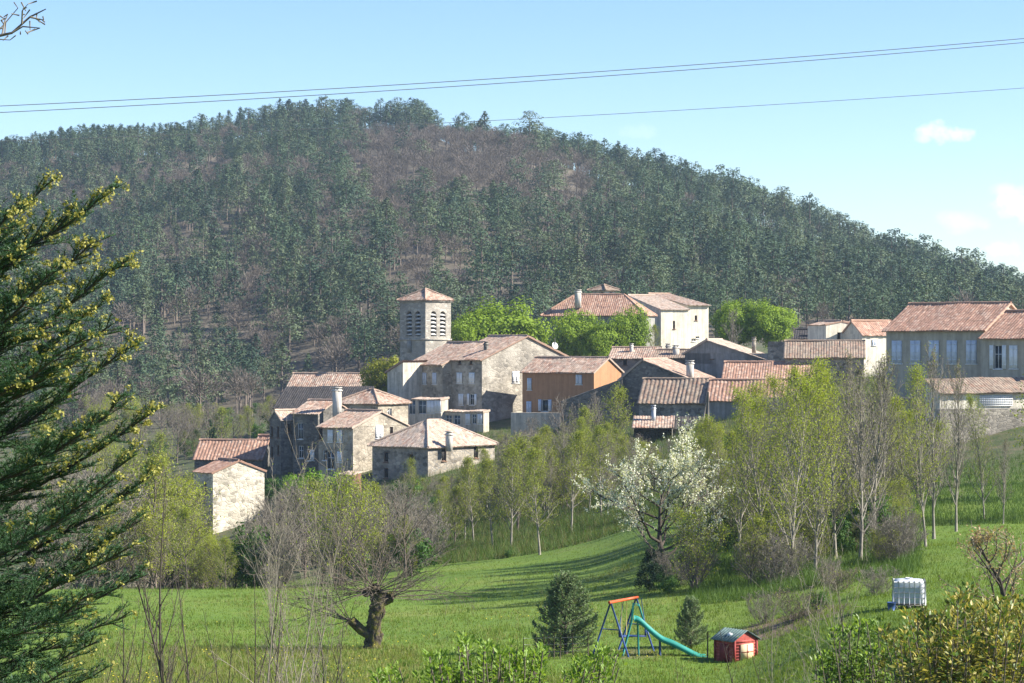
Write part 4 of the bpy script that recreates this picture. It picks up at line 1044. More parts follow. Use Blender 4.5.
for i in range(len(pts)):
    loc = np.array((pts[i, 0], pts[i, 1], pz[i])); rz = random.random() * 6.28; w = .85 + .4 * random.random(); k = random.randrange(6)
    if not isb[i] and ppx[i] > 330 and random.random() < .6: k = 2 * (k // 2) + 1
    if not isb[i]: w *= 1.1
    tone = 2 if random.random() < .22 else 1 if random.random() < .42 else 0
    crest = pts[i, 1] > cd[i] - 6
    if crest: w *= 1.12
    if isb[i]:
        s = hh[i] / 9; k %= 4
        if i in ind_b:
            z_ = zone(ppx[i], ppy[i], crest)
            o = empty('bare_hill_tree', loc, rz, 'leafless grey-brown tree ' + z_, 'tree', 'leafless trees of the wooded hill'); o.scale = (s * w, s * w, s)
            link_mesh('trunk', HBm[k][0], o); link_mesh('crown', HBm[k][1], o)
        else:
            put(sb_mb, HBa[k][0], loc, s, w, rz, 0); put(sb_mb, HBa[k][1], loc, s, w, rz, 1)
    else:
        s = hh[i] / 11
        if crest and ppx[i] > 400: k = 2 * (k // 2) + 1
        if i in ind_p:
            z_ = zone(ppx[i], ppy[i], crest)
            o = empty('pine_tree', loc, rz, ('dark blue-green pine ', 'grey-green pine ', 'darkest green pine ')[0] + z_, 'tree', 'pine trees of the wooded hill'); o.scale = (s * w, s * w, s)
            link_mesh('trunk', HPm[tone][k][0], o); link_mesh('crown', HPm[tone][k][1], o)
        else:
            put(sp_mb, HPa[k][0], loc, s, w, rz, 0); put(sp_mb, HPa[k][1], loc, s, w, rz, 1 + tone)
tag(sp_mb.build('pine_forest', [M['bark'], M['pine'], M['pine_b'], M['pine_dark']]), 'dense pine wood covering the hill behind the village', 'forest', kind='stuff')
tag(sb_mb.build('leafless_woodland', [M['bark'], M['hill_twig']]), 'leafless grey-brown wood between the pines of the hill', 'forest', kind='stuff')
print('hill trees', len(pts), 'pines', int((~isb).sum()), 'bare', int(isb.sum()), 'ind', len(ind_p), len(ind_b))
# ------------------------------------------------------------------ trees and shrubs between the meadow and the village
random.seed(11)
def grow_at(kind, i, px, d, top, label, cat='tree', group=None, name=None, wide=1.0, **k):
    p = gpt(px, d); h = max(.6, zp(d, top) - p.z)
    return plant(kind, i, p, h, label, cat, group, name, wide, **k)

# bright trees of the square
G = 'bright green trees of the village square'
for i, (px, d, top, wd, lab) in enumerate([
    (500, 302, 302, 1.32, 'broad bright green tree right of the church tower, widest of the square'),
    (467, 297, 316, .82, 'smaller bright green tree between church tower and the broad green tree'),
    (575, 294, 310, .74, 'bright green tree in front of the red hipped manor roof, left of the pair there'),
    (603, 291, 320, .72, 'lowest bright green tree below the manor, left of the one by its cream wall'),
    (628, 293, 309, .72, 'bright green tree nearest the bright cream end of the manor'),
    (738, 301, 300, .95, 'bright green tree just right of the manor, partly behind a leafless tree'),
    (769, 299, 302, .95, 'rightmost bright green round tree, standing clear of the manor')]):
    grow_at('plane_tree', i, px, d, top, lab, 'tree', G, 'plane_tree', wide=wd)
grow_at('yellow_green_tree', 0, 389, 281, 349, 'yellow-green tree at the left foot of the church tower', name='spring_tree', wide=.85)
grow_at('yellow_green_tree', 1, 374, 283, 362, 'smaller yellow-green tree behind the dark barn roof', name='spring_tree', wide=.8)
grow_at('bare_tree', 0, 731, 292, 314, 'leafless grey tree in front of the round trees right of the manor', name='bare_tree', wide=.75)
grow_at('budding_tree', 0, 655, 292, 328, 'small pale budding tree against the cream manor wall', name='budding_tree', wide=.7)
grow_at('cypress', 0, 212, 262, 419, 'slim dark cypress above the long red shed', name='cypress')
grow_at('dark_bush', 0, 870, 262, 318, 'dark evergreen tree behind the pink-red roof beside the large grey house', name='evergreen_tree', wide=.9)
grow_at('dark_bush', 0, 892, 270, 320, 'dark evergreen tree rising behind the large grey house roof', name='evergreen_tree', wide=.8)

# row of slender trees above the meadow
row = [(447, 172, 478, 'slender_tree'), (462, 158, 470, 'slender_tree'), (478, 170, 458, 'slender_tree'), (491, 156, 462, 'slender_tree'), (503, 172, 440, 'bare_tall_tree'), (514, 160, 448, 'slender_tree'), (527, 168, 436, 'slender_tree'),
       (539, 156, 452, 'slender_tree'), (548, 170, 428, 'slender_tree'), (560, 178, 425, 'bare_tall_tree'), (571, 165, 432, 'slender_tree'), (583, 176, 420, 'slender_tree'), (597, 168, 428, 'slender_tree'), (612, 178, 424, 'slender_tree'), (628, 170, 440, 'bare_tall_tree')]
ORD = 'first second third fourth fifth sixth seventh eighth ninth tenth eleventh twelfth thirteenth fourteenth fifteenth sixteenth seventeenth eighteenth nineteenth twentieth'.split()
for i, (px, d, top, kd) in enumerate(row):
    d += (0, 9, -6, 4, 14, -3, 7, -8, 11, 2, -5, 12, 0, 8, -6)[i]; px += (0, 3, -4, 2, 0, -3, 5, 1, -4, 3, 0, -5, 4, 0, 2)[i]
    grow_at(kd, i, px, d, top, f'{ORD[i]} from the left of the slender pale-stemmed trees lining the top of the meadow', 'tree', 'slender trees above the meadow', 'slender_tree', wide=1.05)
for i, (px, d, top, kd) in enumerate([(452, 190, 476, 'bare_tall_tree'), (469, 186, 462, 'bare_tall_tree'), (487, 188, 450, 'slender_tree'), (506, 190, 436, 'bare_tall_tree'), (521, 186, 440, 'slender_tree'), (536, 192, 430, 'bare_tall_tree'), (553, 190, 434, 'slender_tree'), (568, 192, 422, 'bare_tall_tree'), (588, 190, 430, 'slender_tree'), (604, 188, 436, 'bare_tall_tree'), (622, 192, 430, 'slender_tree'), (640, 184, 446, 'bare_tall_tree'), (655, 178, 452, 'slender_tree')]):
    grow_at(kd, i, px, d, top, f'{ORD[i]} from the left among the greyer trees standing behind the pale-stemmed row', 'tree', 'second row of trees above the meadow', 'slender_tree', wide=1.15)
grow_at('budding_tree', 1, 608, 196, 392, 'bushy yellow-green tree in front of the dark stone gable', name='budding_tree', wide=.8)
grow_at('budding_tree', 2, 585, 205, 412, 'rounded olive budding tree under the terrace wall of the orange house', name='budding_tree')
grow_at('bare_tree', 1, 563, 215, 404, 'leafless grey tree below the orange house', name='bare_tree', wide=1.0)
grow_at('bare_tree', 2, 590, 222, 398, 'leafless grey tree at the foot of the ruined wall', name='bare_tree', wide=.9)
grow_at('bare_tree', 0, 530, 225, 420, 'leafless grey tree under the sunlit gable of the biggest house', name='bare_tree', wide=1.0)
grow_at('bare_tree', 1, 640, 208, 436, 'leafless grey tree left below the small lean-to roof', name='bare_tree', wide=.9)
grow_at('bare_tree', 2, 672, 205, 440, 'leafless brown-grey tree below the ribbed barn', name='bare_tree', wide=1.0)
grow_at('budding_tree', 0, 410, 205, 462, 'green budding tree in front of the pyramid-roofed house', name='budding_tree', wide=.8)
grow_at('yellow_green_tree', 0, 462, 200, 484, 'yellow-green bush tree right below the pyramid-roofed house', name='spring_tree', wide=.6)
grow_at('bare_tree', 0, 500, 215, 452, 'leafless tree between the pyramid-roofed house and the verandas', name='bare_tree', wide=.9)
grow_at('bare_tree', 1, 440, 205, 488, 'leafless dark tree in front of the pyramid-roofed house right corner', name='bare_tree', wide=.8)

# blossoming tree and its mound
grow_at('blossom_tree', 0, 662, 112, 458, 'wide white-blossoming fruit tree above the swing, branches dark and spreading', 'tree', None, 'blossom_tree', wide=1.0, rz=.4)
for i, (px, d, top, kd, w_, lab) in enumerate([
    (663, 108, 546, 'bare_shrub', .9, 'brown twiggy thicket around the foot of the blossoming tree'),
    (650, 104, 562, 'dark_bush', 1.1, 'dark green bush left under the blossoming tree'),
    (678, 105, 556, 'bare_shrub', 1.0, 'brown twiggy thicket right under the blossoming tree'),
    (668, 102, 572, 'green_bush', 1.2, 'green bush in front of the thicket under the blossoming tree'),
    (656, 109, 548, 'dark_bush', .9, 'tall dark bush wrapped round the blossoming tree foot'), (686, 108, 552, 'dark_bush', 1.0, 'broad dark bush on the right of the blossoming tree foot'),
    (700, 108, 545, 'bare_shrub', 1.0, 'grey leafless shrub between the blossoming tree and the tall trees')]):
    grow_at(kd, i, px, d, top, lab, 'shrub', None, 'shrub', wide=w_)

# tall sparse trees on the right bank
tall = [(708, 128, 438, 'tall_tree', 'slender sparse tree just right of the blossoming tree'), (722, 122, 428, 'tall_tree', ''), (738, 116, 404, 'tall_tree', ''), (752, 126, 412, 'tall_tree', ''), (765, 108, 392, 'tall_tree', ''),
        (778, 120, 396, 'tall_tree', ''), (790, 102, 385, 'tall_tree', ''), (803, 114, 372, 'tall_tree', ''), (815, 105, 392, 'tall_tree', ''), (826, 118, 366, 'tall_tree', ''), (836, 110, 376, 'tall_tree', ''), (847, 122, 360, 'bare_tall_tree', ''),
        (860, 108, 368, 'bare_tall_tree', ''), (873, 113, 358, 'bare_tall_tree', ''), (884, 126, 372, 'bare_tall_tree', ''), (905, 128, 400, 'tall_tree', '')]
for i, (px, d, top) in enumerate([(698, 136, 446), (716, 134, 420), (731, 130, 432), (744, 132, 398), (758, 134, 404), (771, 130, 388), (784, 128, 404), (797, 126, 380), (809, 130, 376), (820, 127, 384), (832, 132, 370), (842, 128, 388), (854, 130, 378), (868, 132, 384), (880, 135, 400), (896, 136, 412)]):
    grow_at('tall_tree' if i % 4 else 'bare_tall_tree', i, px, d, top, f'{ORD[i]} from the left among the trees at the back of the tall thicket', 'tree', 'back trees of the tall thicket', 'bank_tree', wide=1.05)
for i, (px, d, top, kd, lab) in enumerate(tall):
    kindlab = 'yellow-green leafing tree' if kd == 'tall_tree' else 'nearly leafless grey tree'
    grow_at(kd, i, px, d, top, f'{kindlab}, {ORD[i]} from the left in the tall thicket right of the blossom', 'tree', 'tall sparse trees on the right bank', 'bank_tree', wide=.95)
for i, (px, d, top, kd, lab) in enumerate([
    (934, 118, 352, 'bare_tall_tree', 'tallest poplar-like tree before the retaining wall, dark straight trunk'),
    (926, 112, 372, 'tall_tree', 'thin yellow-green tree close left of the tallest dark-trunked one'),
    (956, 122, 368, 'bare_tall_tree', 'slim leafless tree before the lattice annex, right of the tallest one'),
    (984, 130, 398, 'tall_tree', 'thin young tree below the lattice panel of the annex'),
    (1003, 126, 440, 'bare_tall_tree', 'short thin sapling on the green bank near the right edge')]):
    grow_at(kd, i, px, d, top, lab, 'tree', 'trees on the bank below the retaining wall', 'bank_tree', wide=.75)

# low growth beneath the tall trees: countable shrubs
rs = np.random.RandomState(17); zones = []
def scatter(n, x0, x1, d0, d1, kinds, toplim, hmin, hmax, labfn, group, name, cat='shrub', seed=0, wide=(.8, 1.2), inside=None):
    r = random.Random(seed)
    for i in range(n):
        for _ in range(30):
            d = r.uniform(d0, d1); px = r.uniform(x0, x1)
            if inside is None or inside(px, d): break
        else: continue
        p = gpt(px, d); h = r.uniform(hmin, hmax); top = CYP - F * (p.z + h) / d; lim = np.interp(px, *toplim)
        if top < lim: h = zp(d, lim + r.random() * 6) - p.z
        if h < .7: continue
        kd = r.choice(kinds)
        if kd.endswith('bush'): h = min(h, 2.0 + r.random())
        plant(kd, r.randrange(6), p, h, labfn(px, d, kd), cat, group, name, r.uniform(*wide))
KIND = {'bare_shrub': 'grey leafless shrub', 'brown_shrub': 'brown twiggy shrub', 'green_bush': 'dense green bush', 'bright_bush': 'bright green bush', 'dark_bush': 'dark green bush', 'bare_tree': 'leafless grey tree', 'budding_tree': 'olive budding tree', 'willow': 'yellow-green many-stemmed tree'}
LIM = ([0, 150, 176, 184, 264, 266, 300, 350, 356, 430, 500, 505, 560, 565, 640, 705, 780, 900, 1024], [430, 425, 440, 535, 540, 470, 466, 470, 484, 492, 478, 440, 428, 420, 440, 455, 470, 480, 500])
scatter(84, 692, 905, 100, 140, ['bare_shrub', 'willow', 'willow', 'green_bush', 'budding_tree', 'budding_tree'], ([700, 760, 905], [480, 480, 480]), 1.2, 4.0, lambda px, d, k: KIND[k] + (' low among the stems of the tall thicket, left half' if px < 800 else ' low among the stems of the tall thicket, right half'), 'undergrowth shrubs of the right bank', 'shrub', seed=3)
scatter(9, 720, 880, 84, 97, ['green_bush', 'bare_shrub', 'brown_shrub'], ([700, 905], [540, 540]), .5, 1.3, lambda px, d, k: KIND[k] + ' on the bank slope between the playhouse and the tall thicket', 'shrubs on the bank slope', 'shrub', seed=5)
scatter(44, 440, 700, 176, 210, ['willow', 'bare_shrub', 'bare_shrub', 'budding_tree', 'budding_tree'], LIM, 1.2, 4.5, lambda px, d, k: KIND[k] + (' behind the slender row, below the verandas' if px < 540 else ' behind the slender row, below the orange house'), 'shrubs behind the slender tree row', 'shrub', seed=7)
scatter(34, 430, 650, 164, 204, ['bare_tree', 'budding_tree', 'bare_tall_tree', 'bare_tree', 'slender_tree'], LIM, 3.0, 6.5, lambda px, d, k: KIND.get(k, 'thin young tree') + (' among the slender row, left of the orange house' if px < 522 else ' among the slender row, straight below the orange house' if px < 600 else ' among the slender row, close left of the blossom'), 'filling trees of the slender row', 'row_tree', 'tree', seed=31)
scatter(30, 372, 505, 206, 226, ['budding_tree', 'bare_tree', 'willow', 'green_bush', 'bare_shrub'], ([372, 395, 405, 420, 460, 505], [478, 474, 462, 478, 474, 462]), 1.5, 4.0, lambda px, d, k: KIND[k] + ' close in front of the pyramid-roofed house', 'shrubs in front of the pyramid-roofed house', 'shrub', seed=24)
for i, (px, d) in enumerate([(1052, 140), (1078, 128), (1075, 152)]):
    plant('budding_tree', i, gpt(px, d), 8.5, 'budding tree just beyond the right edge, throwing its shade on the bank', 'tree', 'trees beyond the right edge', 'bank_tree')
scatter(30, 440, 700, 238, 258, ['green_bush', 'bare_shrub', 'willow', 'bare_shrub'], ([440, 500, 505, 560, 565, 640, 705], [455, 436, 430, 424, 418, 436, 436]), 1.2, 2.6, lambda px, d, k: KIND[k] + (' close below the verandas and terrace' if px < 560 else ' close below the dark gable and the ribbed barn'), 'bushes at the foot of the upper houses', 'shrub', seed=21)
scatter(70, 690, 930, 142, 224, ['budding_tree', 'bare_shrub', 'willow', 'budding_tree', 'green_bush', 'bare_tree'], ([690, 705, 780, 840, 880, 930], [440, 425, 425, 415, 410, 425]), 1.8, 5.5, lambda px, d, k: KIND[k] + (' on the slope between the tall thicket and the red roofs' if px < 800 else ' on the slope between the tall thicket and the large grey house'), 'shrubs behind the tall thicket', 'shrub', seed=22)
scatter(52, 440, 705, 200, 240, ['bare_tree', 'bare_shrub', 'bare_tree', 'budding_tree', 'green_bush'], LIM, 2.5, 5.5, lambda px, d, k: KIND[k] + (' on the terraces below the big gabled house' if px < 540 else ' on the terraces below the dark gable'), 'shrubs of the village terraces', 'shrub', seed=8)
scatter(60, 262, 450, 134, 215, ['bare_shrub', 'bare_tree', 'bare_tree', 'budding_tree', 'bare_tree', 'green_bush', 'willow'], LIM, 2.0, 6.5, lambda px, d, k: KIND[k] + (' under the chimney house, above the meadow edge' if px < 350 else ' under the pyramid-roofed house, above the meadow edge'), 'shrubs along the upper meadow edge', 'shrub', seed=9)
scatter(22, 150, 262, 132, 165, ['willow', 'willow', 'budding_tree'], ([100, 150, 182, 190, 215, 262], [500, 486, 486, 528, 540, 540]), 4.0, 8.0, lambda px, d, k: KIND[k] + (' left of the pale tower house, at the meadow edge' if px < 200 else ' in front of the pale tower house, at the meadow edge'), 'pale green trees at the left meadow edge', 'meadow_edge_tree', 'tree', seed=12, wide=(.8, 1.1))
scatter(56, 40, 180, 132, 250, ['bare_tree', 'bare_shrub', 'budding_tree', 'willow'], LIM, 4.0, 8.0, lambda px, d, k: KIND[k] + ' between the fir and the pale tower house', 'bare trees between the fir and the village', 'meadow_edge_tree', 'tree', seed=13)
scatter(84, 40, 285, 268, 400, ['bare_tree', 'bare_tree', 'budding_tree', 'willow', 'green_bush'], ([0, 100, 190, 270, 285], [380, 392, 405, 400, 395]), 3.0, 6.5, lambda px, d, k: KIND[k] + ' at the hill foot behind the long red shed', 'trees at the foot of the hill', 'hill_foot_tree', 'tree', seed=14)
scatter(14, 268, 345, 205, 236, ['bare_tree', 'green_bush', 'bright_bush', 'dark_bush'], ([260, 350, 360], [468, 474, 480]), 2.0, 5.0, lambda px, d, k: KIND[k] + ' close under the grey houses left of the pyramid roof', 'garden shrubs under the grey houses', 'shrub', seed=15)
for i, (px, d, top, kd, w_, lab) in enumerate([
    (254, 138, 516, 'green_bush', .62, 'upright deep green bush right of the pale tower house'), (243, 136, 535, 'green_bush', .7, 'lower deep green bush left of the upright one'), (322, 215, 468, 'bright_bush', .9, 'fresh green bush under the small windows of the grey houses'), (338, 205, 474, 'green_bush', .8, 'deep green bush just right of the fresh green one under the grey houses'),
    (268, 134, 545, 'bare_shrub', 1., 'thin grey shrub at the meadow edge right of the deep green bushes'), (700, 118, 560, 'green_bush', 1.4, 'flat green bush at the left foot of the tall thicket'),
    (508, 150, 551, 'green_bush', .9, 'small round green bush at the foot of the slender row')]):
    grow_at(kd, i, px, d, top, lab, 'bush', None, 'bush', wide=w_)

# garden pines, pollard, saplings
grow_at('young_pine', 0, 566, 81, 577, 'bushy young pine left of the swing set', 'tree', None, 'young_pine', wide=1.12, rz=0)
grow_at('young_pine', 1, 691, 82, 599, 'smaller young pine between the slide and the playhouse', 'tree', None, 'young_pine', wide=.95, rz=1)
plant('pollard_tree', 0, gpt(372, 85), 5.3, 'old pollarded tree with mossy knobbly trunk and a burst of bare shoots', 'tree', None, 'pollard_tree', rz=0)
sap = [(186, 30, 470, 1, 'tallest bare brown sapling, near the fir at the left'), (196, 31, 520, 0, 'thin bare sapling close right of the tallest brown one'), (120, 33, 585, 2, 'small twiggy sapling right of the fir foot'), (262, 34, 560, 2, 'thin bare sapling in the near meadow, third clump from the fir'),
       (277, 32, 505, 3, 'pale forked sapling with fine twigs, left of the pollard'), (298, 36, 520, 4, 'pale leaning sapling nearest the pollard'), (238, 35, 575, 1, 'very thin bare shoot between brown and pale saplings'), (325, 40, 590, 2, 'short bare shoot in front of the pollard'),
       (850, 26, 560, 4, 'pale bare sapling rising before the white tank'), (798, 28, 590, 3, 'pale bare sapling right of the playhouse'), (772, 30, 620, 0, 'thin brown shoot right beside the playhouse'), (884, 24, 575, 0, 'thin bare shoot in front of the golden shrub'), (826, 25, 640, 2, 'short twiggy shoot left of the golden shrub'),
       (690, 34, 655, 2, 'low twiggy shoot below the slide end')]
for k_, (px, d, top) in enumerate([(108, 38, 600), (150, 40, 590), (222, 40, 605), (286, 40, 560), (310, 42, 580), (342, 44, 600)]):
    grow_at('bare_sapling', k_, px, d, top, f'{ORD[k_]} of the short bare shoots scattered between the fir and the pollard', 'sapling', 'short shoots of the near meadow', 'bare_sapling', wide=1.0)
for px, d, top, i, lab in sap:
    grow_at('bare_sapling', i, px, d, top, lab, 'sapling', 'bare saplings of the near slope', 'bare_sapling', wide=.95)
# young fruit tree at the right edge
def fruit_tree(seed):
    T, Cn = grow(seed, Spec(h=2.6, r=.11, clear=.25, n1=16, len1=.5, ang=58, shape='round', n2=6, n3=3, leaf=1300, lsize=.075, spread=.06, up=.6, wob=.12, twr=.008, kink=.14))
    return T, Cn
M['bud'] = leaf('brownish pink buds', [(.30, .20, .13), (.36, .26, .15), (.22, .2, .08)], .3)
proto('fruit_tree', fruit_tree(171), [M['bark_dark']], [M['twig_pale'], M['bud']]); PHEIGHT['fruit_tree'] = 2.9
grow_at('fruit_tree', 0, 1000, 73, 520, 'young fruit tree with pinkish-brown buds at the right edge', 'tree', None, 'fruit_tree', wide=1.15)

# ------------------------------------------------------------------ the near fir
M['fir'] = leaf('fir needles', [(.028, .07, .032), (.046, .10, .042), (.07, .135, .056)], .2, .45)
M['fir_bud'] = leaf('yellow fir buds', [(.26, .24, .06), (.36, .33, .09), (.20, .21, .06)], .3)
def near_fir():
    rs = np.random.RandomState(42); d0 = 13.2
    root = gpt(-165, d0); o = empty('fir_tree', root, 0, 'dark green fir with yellow buds filling the left edge, nearest tree', 'tree')
    rt = np.array(root); top = 4.0 - rt[2]
    T = MB(); T.tube([(0, 0, -.4), (0, 0, 2), (.03, 0, 4), (.03, .02, top)], [.2, .16, .11, .02], 10)
    S, E, Wd = [], [], []           # twig starts, ends
    bl = MB(); buds = []
    def bough(b, tip, sag, rich, bud):
        b, tip = np.array(b), np.array(tip); ln = np.linalg.norm(tip - b); n = 12; t = np.linspace(0, 1, n)[:, None]
        c = b + (tip - b) * t; c[:, 2] -= (sag * 4 * t * (1 - t) * (1.25 - t * .5))[:, 0]; c += rs.normal(size=c.shape) * .012
        bl.tube(c, .010 * ln * np.linspace(1, .15, n) + .002, 5, cap=False)
        tan = unit(np.gradient(c, axis=0)); lat = unit(np.cross(tan, np.array((0, 0, 1.0))))
        S.extend(c[2:-1]); E.extend(c[3:-1]); E.append(c[-1] + tan[-1] * .05)
        if bud: buds.append(c[-1] + tan[-1] * .05)
        m = int(rich * ln)
        for k in range(m):
            f = .12 + .87 * (k + rs.rand()) / m; q = f * (n - 1); i = min(n - 2, int(q)); p = c[i] + (c[i + 1] - c[i]) * (q - i)
            sd = 1 if k % 2 else -1; an = R(46 + rs.normal() * 9)
            l = (.11 + .36 * (1 - f) ** .8 * min(1, .4 + f * 2)) * (.75 + .5 * rs.rand())
            dr = unit(tan[i] * math.cos(an) + lat[i] * sd * math.sin(an) + np.array((0, 0, .10 + rs.normal() * .26)))
            e = p + dr * l; S.append(p); E.append(e); bl.tube([p, e], [.005, .002], 3, cap=False)
            if bud and f > .55 and rs.rand() < bud * .6 * (f - .25): buds.extend([e, p + dr * l * .8])
            for j in range(2 + int(l > .22) * 2):
                g = .3 + .6 * (j + rs.rand()) / 4; p2 = p + dr * l * g; s2 = 1 if j % 2 else -1
                d2 = unit(dr * .75 + np.cross(dr, np.array((0, 0, 1.0))) * s2 * .65 + np.array((0, 0, .12 + rs.normal() * .1)))
                l2 = l * (.28 + .25 * rs.rand()); S.append(p2); E.append(p2 + d2 * l2)
                if bud and f > .6 and rs.rand() < bud * .3 * f: buds.append(p2 + d2 * l2)
    # boughs whose tips make the outline: tip pixel, depth, how much yellow
    for (x, y, dz, bd) in [(48, 182, 0, 1.), (22, 205, -.5, 1.), (112, 190, .1, .9), (72, 218, .5, .9), (92, 240, -.4, .9), (127, 256, 0, 1.), (60, 262, -.7, .9), (104, 300, .4, .8), (133, 342, .1, 1.), (112, 322, -.6, .8), (84, 335, -.9, .7), (157, 411, 0, 1.), (128, 398, -.5, .7),
                       (100, 418, .6, .5), (136, 452, .5, .6), (150, 478, .1, .8), (116, 480, -.8, .4), (142, 520, .3, .4), (128, 545, -.4, .35), (140, 568, .2, .2), (112, 585, -.8, .2), (120, 615, .2, .15), (95, 640, -.3, .1), (102, 668, .3, .1), (70, 665, -.9, .1), (80, 700, -.2, 0)]:
        tip = np.array(at(x, y, d0 + dz)) - rt; rise = .24 * tip[0] * (1.0 if y < 500 else .6 if y < 560 else .2)
        bough((0, 0, tip[2] - rise), tip, .25 + .12 * rs.rand(), 38, bd)
    # inner boughs towards the camera and behind
    for k in range(190):
        z = 1.2 + (top - 2.1) * ((k * .618034) % 1); az = -1.7 + 2.4 * rs.rand() + (0 if k % 4 else 2.2)
        yy = CYP - F * (z + rt[2]) / d0
        ln = np.interp(yy, [60, 180, 340, 480, 620], [.55, .95, 1.3, 1.45, 1.4]) * (.5 + .42 * rs.rand())
        tip = np.array((math.cos(az) * ln, math.sin(az) * ln, z + ln * ((.18 + .24 * rs.rand()) if yy < 500 else .12)))
        if CYP - F * (tip[2] + rt[2]) / (d0 + tip[1]) < 192: continue
        bough((0, 0, z), tip, .16 + .14 * rs.rand(), 32, .05 if yy < 430 else 0)
    S, E = np.array(S), np.array(E); ln = np.linalg.norm(E - S, axis=1); cnt = np.maximum(12, (ln * 330).astype(int))
    idx = np.repeat(np.arange(len(S)), cnt); s = rs.rand(len(idx), 1); ax = unit(E - S)[idx]
    p = S[idx] + (E - S)[idx] * s; rad = unit(np.cross(ax, rdir(rs, len(idx)))); rad[:, 2] = np.abs(rad[:, 2]) * .6 + rad[:, 2] * .4
    nd = unit(ax * .55 + rad); tip = p + nd * (.020 + .011 * rs.rand(len(idx), 1)); w = unit(np.cross(nd, rdir(rs, len(idx)))) * .0022
    Cn = MB(); Cn.tris(np.stack([p - w, p + w, tip], 1), 0)
    B = np.array(buds); bi = np.repeat(np.arange(len(B)), 16)
    leaves(Cn, B[bi] + rs.normal(size=(len(bi), 3)) * .011, .018, rs, 1, .7)
    T.build('trunk', [M['bark_dark']], o, smooth=True); bl.build('boughs', [M['bark_dark']], o); Cn.build('crown', [M['fir'], M['fir_bud']], o)
    print('fir needles', len(idx), 'buds', len(B))
near_fir()

# ------------------------------------------------------------------ near leafy shrubs
M['lime'] = leaf('lime green leaves', [(.13, .22, .035), (.19, .29, .05), (.25, .33, .08)], .4, .45)
M['gold'] = leaf('golden variegated leaves', [(.12, .15, .03), (.25, .24, .06), (.45, .37, .12), (.16, .17, .04), (.36, .31, .12)], .3, .4)
M['green_leaf'] = leaf('green shrub leaves', [(.06, .11, .025), (.10, .16, .04), (.14, .20, .05)], .3, .4)  # plain green leaves, mixed at random with the lighter ones
def leafy_shrub(label, px, d, tops, seed, lsize, mats, nl=26, spread=.9, body=.9, split=.5):
    """stems running from one foot to the given top pixels, leaves in pairs along their upper part"""
    rs = np.random.RandomState(seed); base = gpt(px, d); o = empty('leafy_shrub', base, 0, label, 'shrub'); b0 = np.array(base)
    T, Cn = MB(), MB()
    for (x, y, dd) in tops:
        e = np.array(at(x, y, d + dd)) - b0; f = e * np.array((.25, .25, 0)) + rs.normal(size=3) * np.array((.08, .08, 0))
        t = np.linspace(0, 1, 9)[:, None]; c = f + (e - f) * t; c[:, :2] += (np.sin(t * PI) * rs.normal(size=2) * .06); T.tube(c, np.linspace(.016, .004, 9), 5, cap=False)
        tn = unit(e - f)
        n = int(nl * (.8 + .5 * rs.rand())); ln = np.linalg.norm(e - f); u = 1 - (rs.rand(n) ** 1.3) * min(1, body / ln * 1.0)
        p = f + (e - f) * u[:, None]; an = rs.rand(n) * 2 * PI; side_ = np.stack([np.cos(an), np.sin(an), 0 * an], 1)
        dr = unit(side_ + tn * (.35 + .9 * (u[:, None] > .93)) + rs.normal(size=(n, 3)) * .22)
        off = .02 + .12 * spread * rs.rand(n, 1) * (1.02 - u[:, None]) ** .3
        A = dr * (lsize * (.7 + .6 * rs.rand(n, 1)) / 2); nrm = unit(np.array((0, 0, 1.0)) + rs.normal(size=(n, 3)) * .55); Bv = unit(np.cross(A, nrm)) * np.linalg.norm(A, axis=1, keepdims=True) * .58
        C = p + dr * off + A
        # each leaf: two halves folded along the midrib
        up = np.cross(Bv, A); up = unit(up) * np.linalg.norm(Bv, axis=1, keepdims=True) * .35; up *= np.sign(up[:, 2:3] + 1e-9)
        V = np.stack([C - A, C + Bv * .9 - A * .15 + up, C + A, C - Bv * .9 - A * .15 + up], 1)
        k = rs.rand(n) < split
        for q, mt in ((k, 0), (~k, 1)):
            v = V[q].reshape(-1, 3); m = int(q.sum()); i = np.arange(m)[:, None] * 4
            if m: Cn.add(v, [np.concatenate([i + [[0, 1, 2]], i + [[0, 2, 3]]])], mt)
    T.build('stems', [M['bark']], o); Cn.build('foliage', [M[m] for m in mats], o)
    return o
rs = np.random.RandomState(77)
tops = []
for (x, y, w_, n) in [(375, 678, 8, 3), (400, 671, 20, 8), (440, 660, 18, 14), (462, 643, 7, 8), (498, 650, 16, 16), (516, 660, 14, 10), (541, 655, 10, 10), (520, 674, 40, 16), (583, 664, 10, 8), (606, 655, 12, 12), (455, 674, 40, 20)]:
    for k in range(n): tops.append((x + rs.normal() * w_ * .55, y - 5 + abs(rs.normal()) * 9, rs.normal() * .25))
leafy_shrub('lime green leafy shrub top poking up at the bottom edge, left of centre', 500, 17, tops, 5, .04, ['lime', 'lime'], 56, .7, .5)
tops = []
for (x, y, w_, n) in [(960, 588, 14, 9), (985, 602, 20, 16), (1010, 598, 16, 14), (930, 612, 20, 14), (1035, 610, 20, 12), (965, 632, 40, 30), (1010, 640, 30, 24), (900, 632, 18, 12), (930, 655, 40, 26), (990, 668, 40, 26)]:
    for k in range(n): tops.append((x + rs.normal() * w_ * .6, y + abs(rs.normal()) * 12, rs.normal() * .45))
leafy_shrub('golden variegated shrub at the bottom right corner', 965, 19, tops, 6, .05, ['gold', 'green_leaf'], 110, 1.2, 1.1, .68)
tops = []
for (x, y, w_, n) in [(842, 628, 18, 12), (868, 620, 18, 12), (825, 652, 14, 8), (885, 648, 20, 12), (850, 662, 30, 18), (905, 668, 20, 10)]:
    for k in range(n): tops.append((x + rs.normal() * w_ * .6, y + abs(rs.normal()) * 12, rs.normal() * .4))
